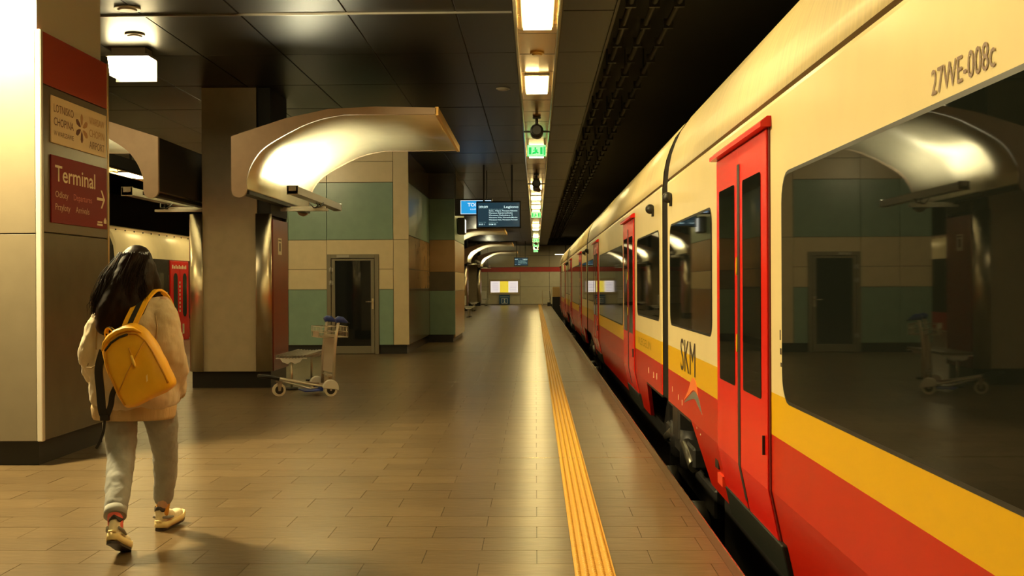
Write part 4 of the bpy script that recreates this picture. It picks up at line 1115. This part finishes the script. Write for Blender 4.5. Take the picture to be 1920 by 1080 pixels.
# ---- shoes and socks
def shoe(ank, yaw, pitch, heel, sock_m):
    """local shoe: heel at y=-.07, toe at y=.20, sole z=0; placed with heel at world point"""
    M = Matrix.Translation(heel) @ Euler((pitch, 0, yaw), 'XYZ').to_matrix().to_4x4()
    def T(mb):
        mb.v = [tuple(M @ Vector(v)) for v in mb.v]; return mb
    out = [(0, -.075), (.026, -.068), (.037, -.04), (.036, .02), (.043, .10), (.045, .15), (.033, .195), (.008, .215), (-.02, .20), (-.038, .155), (-.036, .08), (-.032, .02), (-.036, -.04), (-.026, -.068)]
    s = MB(); s.prism([(x, y) for x, y in out], 'z', 0, .014); T(s).build('outsole', osole_m, pe)
    s = MB()
    rr = []
    for z, g in ((.012, 1.04), (.03, 1.10), (.048, 1.04)): rr.append([(x * g, y * (1 + (g - 1) * .4), z + (.012 if y > .17 else 0) + (.01 if y < -.05 else 0)) for x, y in out])
    s.rings(rr); T(s).build('midsole', sole_m, pe, bevel=0)
    u = MB()
    u.ell((0, -.03, .07), (.036, .046, .045)); u.ell((0, .04, .062), (.038, .06, .045)); u.ell((.003, .12, .05), (.041, .085, .035)); u.cap((0, -.035, .06), (0, -.042, .115), .036, .034); u.cap((0, .02, .08), (0, -.015, .12), .034, .03)
    T(u); blob(u, 'shoe_upper', shoe_m, pe, .006, 4)
    c = MB(); n = 20; rr = []
    for (dz, r) in ((0, 1.04), (.012, 1.06)):
        rr.append([(.036 * r * math.cos(2 * PI * k / n), -.032 + .046 * r * math.sin(2 * PI * k / n), .118 + dz + .012 * math.cos(4 * 2 * PI * k / n) - .010 * math.sin(2 * PI * k / n)) for k in range(n)])
    c.rings(rr); T(c).build('shoe_collar', osole_m, pe)
    for sx in (-1, 1):
        q = MB(); q.tube([(sx * .030, -.072, .085), (sx * .041, -.03, .075), (sx * .043, .03, .065)], [.007, .010, .006], 6); T(q).build('shoe_overlay', shoeg_m, pe)
    q = MB(); q.tube([(-.02, -.079, .062), (0, -.083, .064), (.02, -.079, .062)], .006, 6); T(q).build('heel_piece', sole_m, pe)
    a = M @ Vector((0, -.03, .10))
    sk = MB(); sk.chain([tuple(a), P(*ank)], [.040, .040], 16); blob(sk, 'sock', sock_m, pe, .007, 2)
shoe((.019, -.395, .24), math.radians(4), math.radians(-22), (PX + .030, PY - .425, .072), sockp_m)
shoe((.049, .302, .16), math.radians(-9), math.radians(4), (PX + .046, PY + .335, .004), socky_m)
# ---- hair: a mass and loose strands
b = MB()
b.ell(P(hc[0], hc[1] - .012, hc[2] + .012), (.094, .112, .122), 16, 12)
b.chain([P(-.0, -.03, 1.58), P(-.04, -.085, 1.44), P(-.09, -.125, 1.31), P(-.115, -.15, 1.235)], [.088, .094, .092, .060], 14)
b.chain([P(.02, -.02, 1.56), P(.035, -.075, 1.45), P(.025, -.12, 1.33)], [.085, .085, .07], 14)
b.chain([P(-.03, -.02, 1.56), P(-.085, -.05, 1.43), P(-.135, -.085, 1.31), P(-.16, -.10, 1.25)], [.080, .078, .066, .035], 14)
b.chain([P(0, -.05, 1.5), P(-.03, -.12, 1.33), P(-.06, -.155, 1.20)], [.08, .085, .04], 14)
b.chain([P(.06, .02, 1.56), P(.095, .02, 1.44), P(.105, .0, 1.36)], [.05, .046, .03], 12)
blob(b, 'hair', hair_m, pe, .010, 8, [(.05, .008, 1)])
def strands(name, m_, cnt, sx0, sx1, spread, seed, rad):
    rg = random.Random(seed); b = MB()
    for i in range(cnt):
        u = rg.random(); ang = math.radians(200 + 140 * u)       # around the back of the head
        r0 = Vector((hc[0] + .093 * math.cos(ang), hc[1] - .012 + .108 * math.sin(ang), hc[2] + rg.uniform(-.02, .09)))
        ex = sx0 + (sx1 - sx0) * u + rg.gauss(0, spread)
        zz = 1.20 + .16 * abs(u - .38) * 1.6 + rg.uniform(-.015, .05)
        e_ = Vector((ex, -.155 - rg.random() * .025 + .06 * abs(u - .5), zz))
        mid = r0.lerp(e_, .45) + Vector((rg.gauss(0, .008) - .012, -.03 - rg.random() * .012, .02)); mid2 = r0.lerp(e_, .75) + Vector((rg.gauss(0, .012) - .008, -.03, .0))
        b.tube([P(*r0), P(*mid), P(*mid2), P(*e_)], [rad * .8, rad, rad * .8, rad * .2], 4, cap=False)
    o = b.build(name, m_, pe); o['kind'] = 'stuff'; return o
strands('hair_strands', hair_m, 1100, -.20, .10, .012, 3, .0021)
def wisps():  # strands along the left edge, coloured as if lit
    rg = random.Random(9); b = MB()
    for i in range(110):
        z0 = rg.uniform(1.36, 1.62); x0 = -.085 - (1.6 - z0) * .22
        L = rg.uniform(.10, .2)
        p0 = Vector((x0 + .012, rg.uniform(-.09, .02), z0)); p1 = p0 + Vector((-.030 - rg.random() * .02, -.02, -L * .55)); p2 = p1 + Vector((-.018 - rg.random() * .03, -.005, -L * .5))
        b.tube([P(*p0), P(*p1), P(*p2)], [.003, .003, .0007], 4, cap=False)
    o = b.build('hair_wisps', hairl_m, pe); o['kind'] = 'stuff'
wisps()

# ================================================================== BACKPACK (slung over the right shoulder, leaning)
BPc = Vector((-2.178, 6.15, 1.035))
bp = thing('backpack', 'yellow backpack with black webbing hanging from the right shoulder of the walking person', 'backpack', tuple(BPc))
tilt = math.radians(27)
MBp = Matrix.Translation(BPc) @ Euler((math.radians(-3), tilt * -1 * -1, math.radians(4)), 'XYZ').to_matrix().to_4x4()
MBp = Matrix.Translation(BPc) @ Matrix.Rotation(-tilt, 4, 'Y') @ Matrix.Rotation(math.radians(-4), 4, 'X')
def TB(mb):
    mb.v = [tuple(MBp @ Vector(v)) for v in mb.v]; return mb
def bag_ring(z, hw, y0, y1, n=28, ex=3.6):
    cy, ry = (y0 + y1) / 2, (y1 - y0) / 2
    return [(hw * math.copysign(abs(math.cos(a)) ** (2 / ex), math.cos(a)), cy + ry * math.copysign(abs(math.sin(a)) ** (2 / ex), math.sin(a)), z) for a in [2 * PI * k / n for k in range(n)]]
secs = [(-.218, .118, -.055, .045), (-.205, .143, -.072, .062), (-.17, .155, -.080, .070), (-.08, .158, -.082, .072), (.03, .152, -.078, .070), (.11, .140, -.070, .066), (.165, .118, -.058, .062), (.20, .085, -.040, .055), (.215, .045, -.02, .045)]
b = MB(); b.rings([bag_ring(*s) for s in secs]); TB(b)
bo = b.build('body', bag_m, bp); sm = bo.modifiers.new('sub', 'SUBSURF'); sm.levels = 2; sm.render_levels = 2
tx = bpy.data.textures.new('bagtx', 'CLOUDS'); tx.noise_scale = .09
dm = bo.modifiers.new('d', 'DISPLACE'); dm.texture = tx; dm.strength = .014; dm.texture_coords = 'LOCAL'
# front pocket panel: bulged sheet in front of the body
def front_y(x, z):
    for i in range(len(secs) - 1):
        if secs[i][0] <= z <= secs[i + 1][0]:
            t_ = (z - secs[i][0]) / (secs[i + 1][0] - secs[i][0]); hw = secs[i][1] + t_ * (secs[i + 1][1] - secs[i][1]); y0 = secs[i][2] + t_ * (secs[i + 1][2] - secs[i][2]); y1 = secs[i][3] + t_ * (secs[i + 1][3] - secs[i][3]); break
    q = min(abs(x) / hw, .97); return (y0 + y1) / 2 - (y1 - y0) / 2 * (1 - q ** 3.6) ** (1 / 3.6)
def on_front(pts, off): return [(x, front_y(x, z) - off, z) for x, z in pts]
arch = [(-.132, -.19), (-.135, -.10), (-.132, .0), (-.122, .07), (-.098, .125), (-.05, .155), (0, .163), (.05, .155), (.098, .125), (.122, .07), (.132, 0), (.135, -.10), (.132, -.19)]
b = MB(); b.tube(on_front(arch, .006), .0055, 6); TB(b).build('piping', bagd_m, bp)
b = MB(); b.tube(on_front([(-.10, .122), (-.05, .146), (0, .152), (.05, .146)], .009), .0055, 6); TB(b).build('zipper', web_m, bp)
b = MB(); b.tube(on_front([(-.12, .13), (-.085, .165), (-.04, .182), (0, .186), (.05, .178), (.09, .158), (.12, .12)], .010), [.004, .010, .013, .014, .013, .010, .004], 8); TB(b).build('top_flap', bag_m, bp)
b = MB(); b.tube(on_front([(-.125, -.11), (-.04, -.045), (.05, .02), (.115, .07)], .006), .0035, 6); TB(b).build('seam', bagd_m, bp)
b = MB(); b.tube(on_front([(.028, .075), (.026, .03)], .010), .004, 6); zp = TB(b).build('pocket_zipper', bagd_m, bp)
b = MB(); b.tube(on_front([(.026, .03), (.022, -.015), (.02, -.035)], .013), [.006, .009, .005], 6); TB(b).build('zipper_pull', mat('gold pull', (.8, .5, .06), .4), bp)
lg = MB(); q = on_front([(.035, -.135), (.048, -.105), (.058, -.10), (.046, -.132)], .004); q2 = [(x, y - .002, z) for x, y, z in q]
lg.add(q + q2, [(0, 1, 2, 3), (4, 5, 6, 7), (0, 1, 5, 4), (1, 2, 6, 5), (2, 3, 7, 6), (3, 0, 4, 7)]); TB(lg).build('emblem', mat('pale yellow print', (.95, .70, .25), .5), bp)
# straps and handle: flat bands following points, black webbing in the middle
def band(pts, wv, width, thick, m_, name, off=0.):
    pts = [Vector(p) for p in pts]; b = MB(); rr = []
    wv = Vector(wv).normalized()
    for i, p in enumerate(pts):
        t_ = (pts[min(i + 1, len(pts) - 1)] - pts[max(i - 1, 0)]).normalized(); nn = t_.cross(wv).normalized(); w2 = nn.cross(t_).normalized()
        p = p + nn * off
        rr.append([p + w2 * width / 2 + nn * thick / 2, p - w2 * width / 2 + nn * thick / 2, p - w2 * width / 2 - nn * thick / 2, p + w2 * width / 2 - nn * thick / 2])
    b.rings(rr, smooth=False); return b.build(name, m_, bp)
sp = catmull([(-2.245, 6.195, 1.175), (-2.225, 6.195, 1.24), (-2.20, 6.235, 1.32), (-2.185, 6.30, 1.385), (-2.165, 6.40, 1.425), (-2.14, 6.50, 1.38), (-2.12, 6.575, 1.26), (-2.12, 6.58, 1.12), (-2.13, 6.50, 1.0), (-2.13, 6.36, .93), (-2.14, 6.22, .90)], 4)
band(sp, (1, .15, .1), .075, .012, bag_m, 'shoulder_strap')
for s_ in (-1, 1):
    pass
sb = [p + Vector((0, 0, 0)) for p in sp]
def shifted(pts, k):
    out = []
    for i, p in enumerate(pts):
        t_ = (pts[min(i + 1, len(pts) - 1)] - pts[max(i - 1, 0)]).normalized(); nn = t_.cross(Vector((1, .15, .1))).normalized()
        out.append(p + nn * k)
    return out
for kx in (.0075, -.0075): band(shifted(sp, kx), (1, .15, .1), .026, .003, web_m, 'strap_webbing')
hl = catmull([(-2.335, 6.17, 1.155), (-2.345, 6.165, 1.20), (-2.325, 6.16, 1.225), (-2.29, 6.155, 1.195), (-2.265, 6.16, 1.165)], 5)
band(hl, (.2, 1, 0), .034, .007, bag_m, 'haul_loop'); band([p + Vector((0, -.006, .004)) for p in hl], (.2, 1, 0), .016, .004, web_m, 'loop_webbing')
ls = catmull([(-2.375, 6.20, 1.10), (-2.395, 6.185, 1.0), (-2.385, 6.18, .88), (-2.375, 6.175, .78), (-2.365, 6.18, .74)], 5)
band(ls, (1, -.1, 0), .045, .010, web_m, 'hanging_strap')
b = MB(); b.cbox(-2.385, -2.335, 6.165, 6.19, .715, .75, .004); b.build('buckle', web_m, bp)
lt = catmull([(-2.36, 6.175, .73), (-2.365, 6.17, .66), (-2.385, 6.165, .60), (-2.405, 6.165, .565)], 5); band(lt, (1, 0, .2), .014, .004, web_m, 'strap_tail')
lt = catmull([(-2.35, 6.18, .74), (-2.325, 6.17, .80), (-2.315, 6.17, .86), (-2.30, 6.18, .90)], 5); band(lt, (1, 0, .2), .03, .006, web_m, 'lower_webbing')
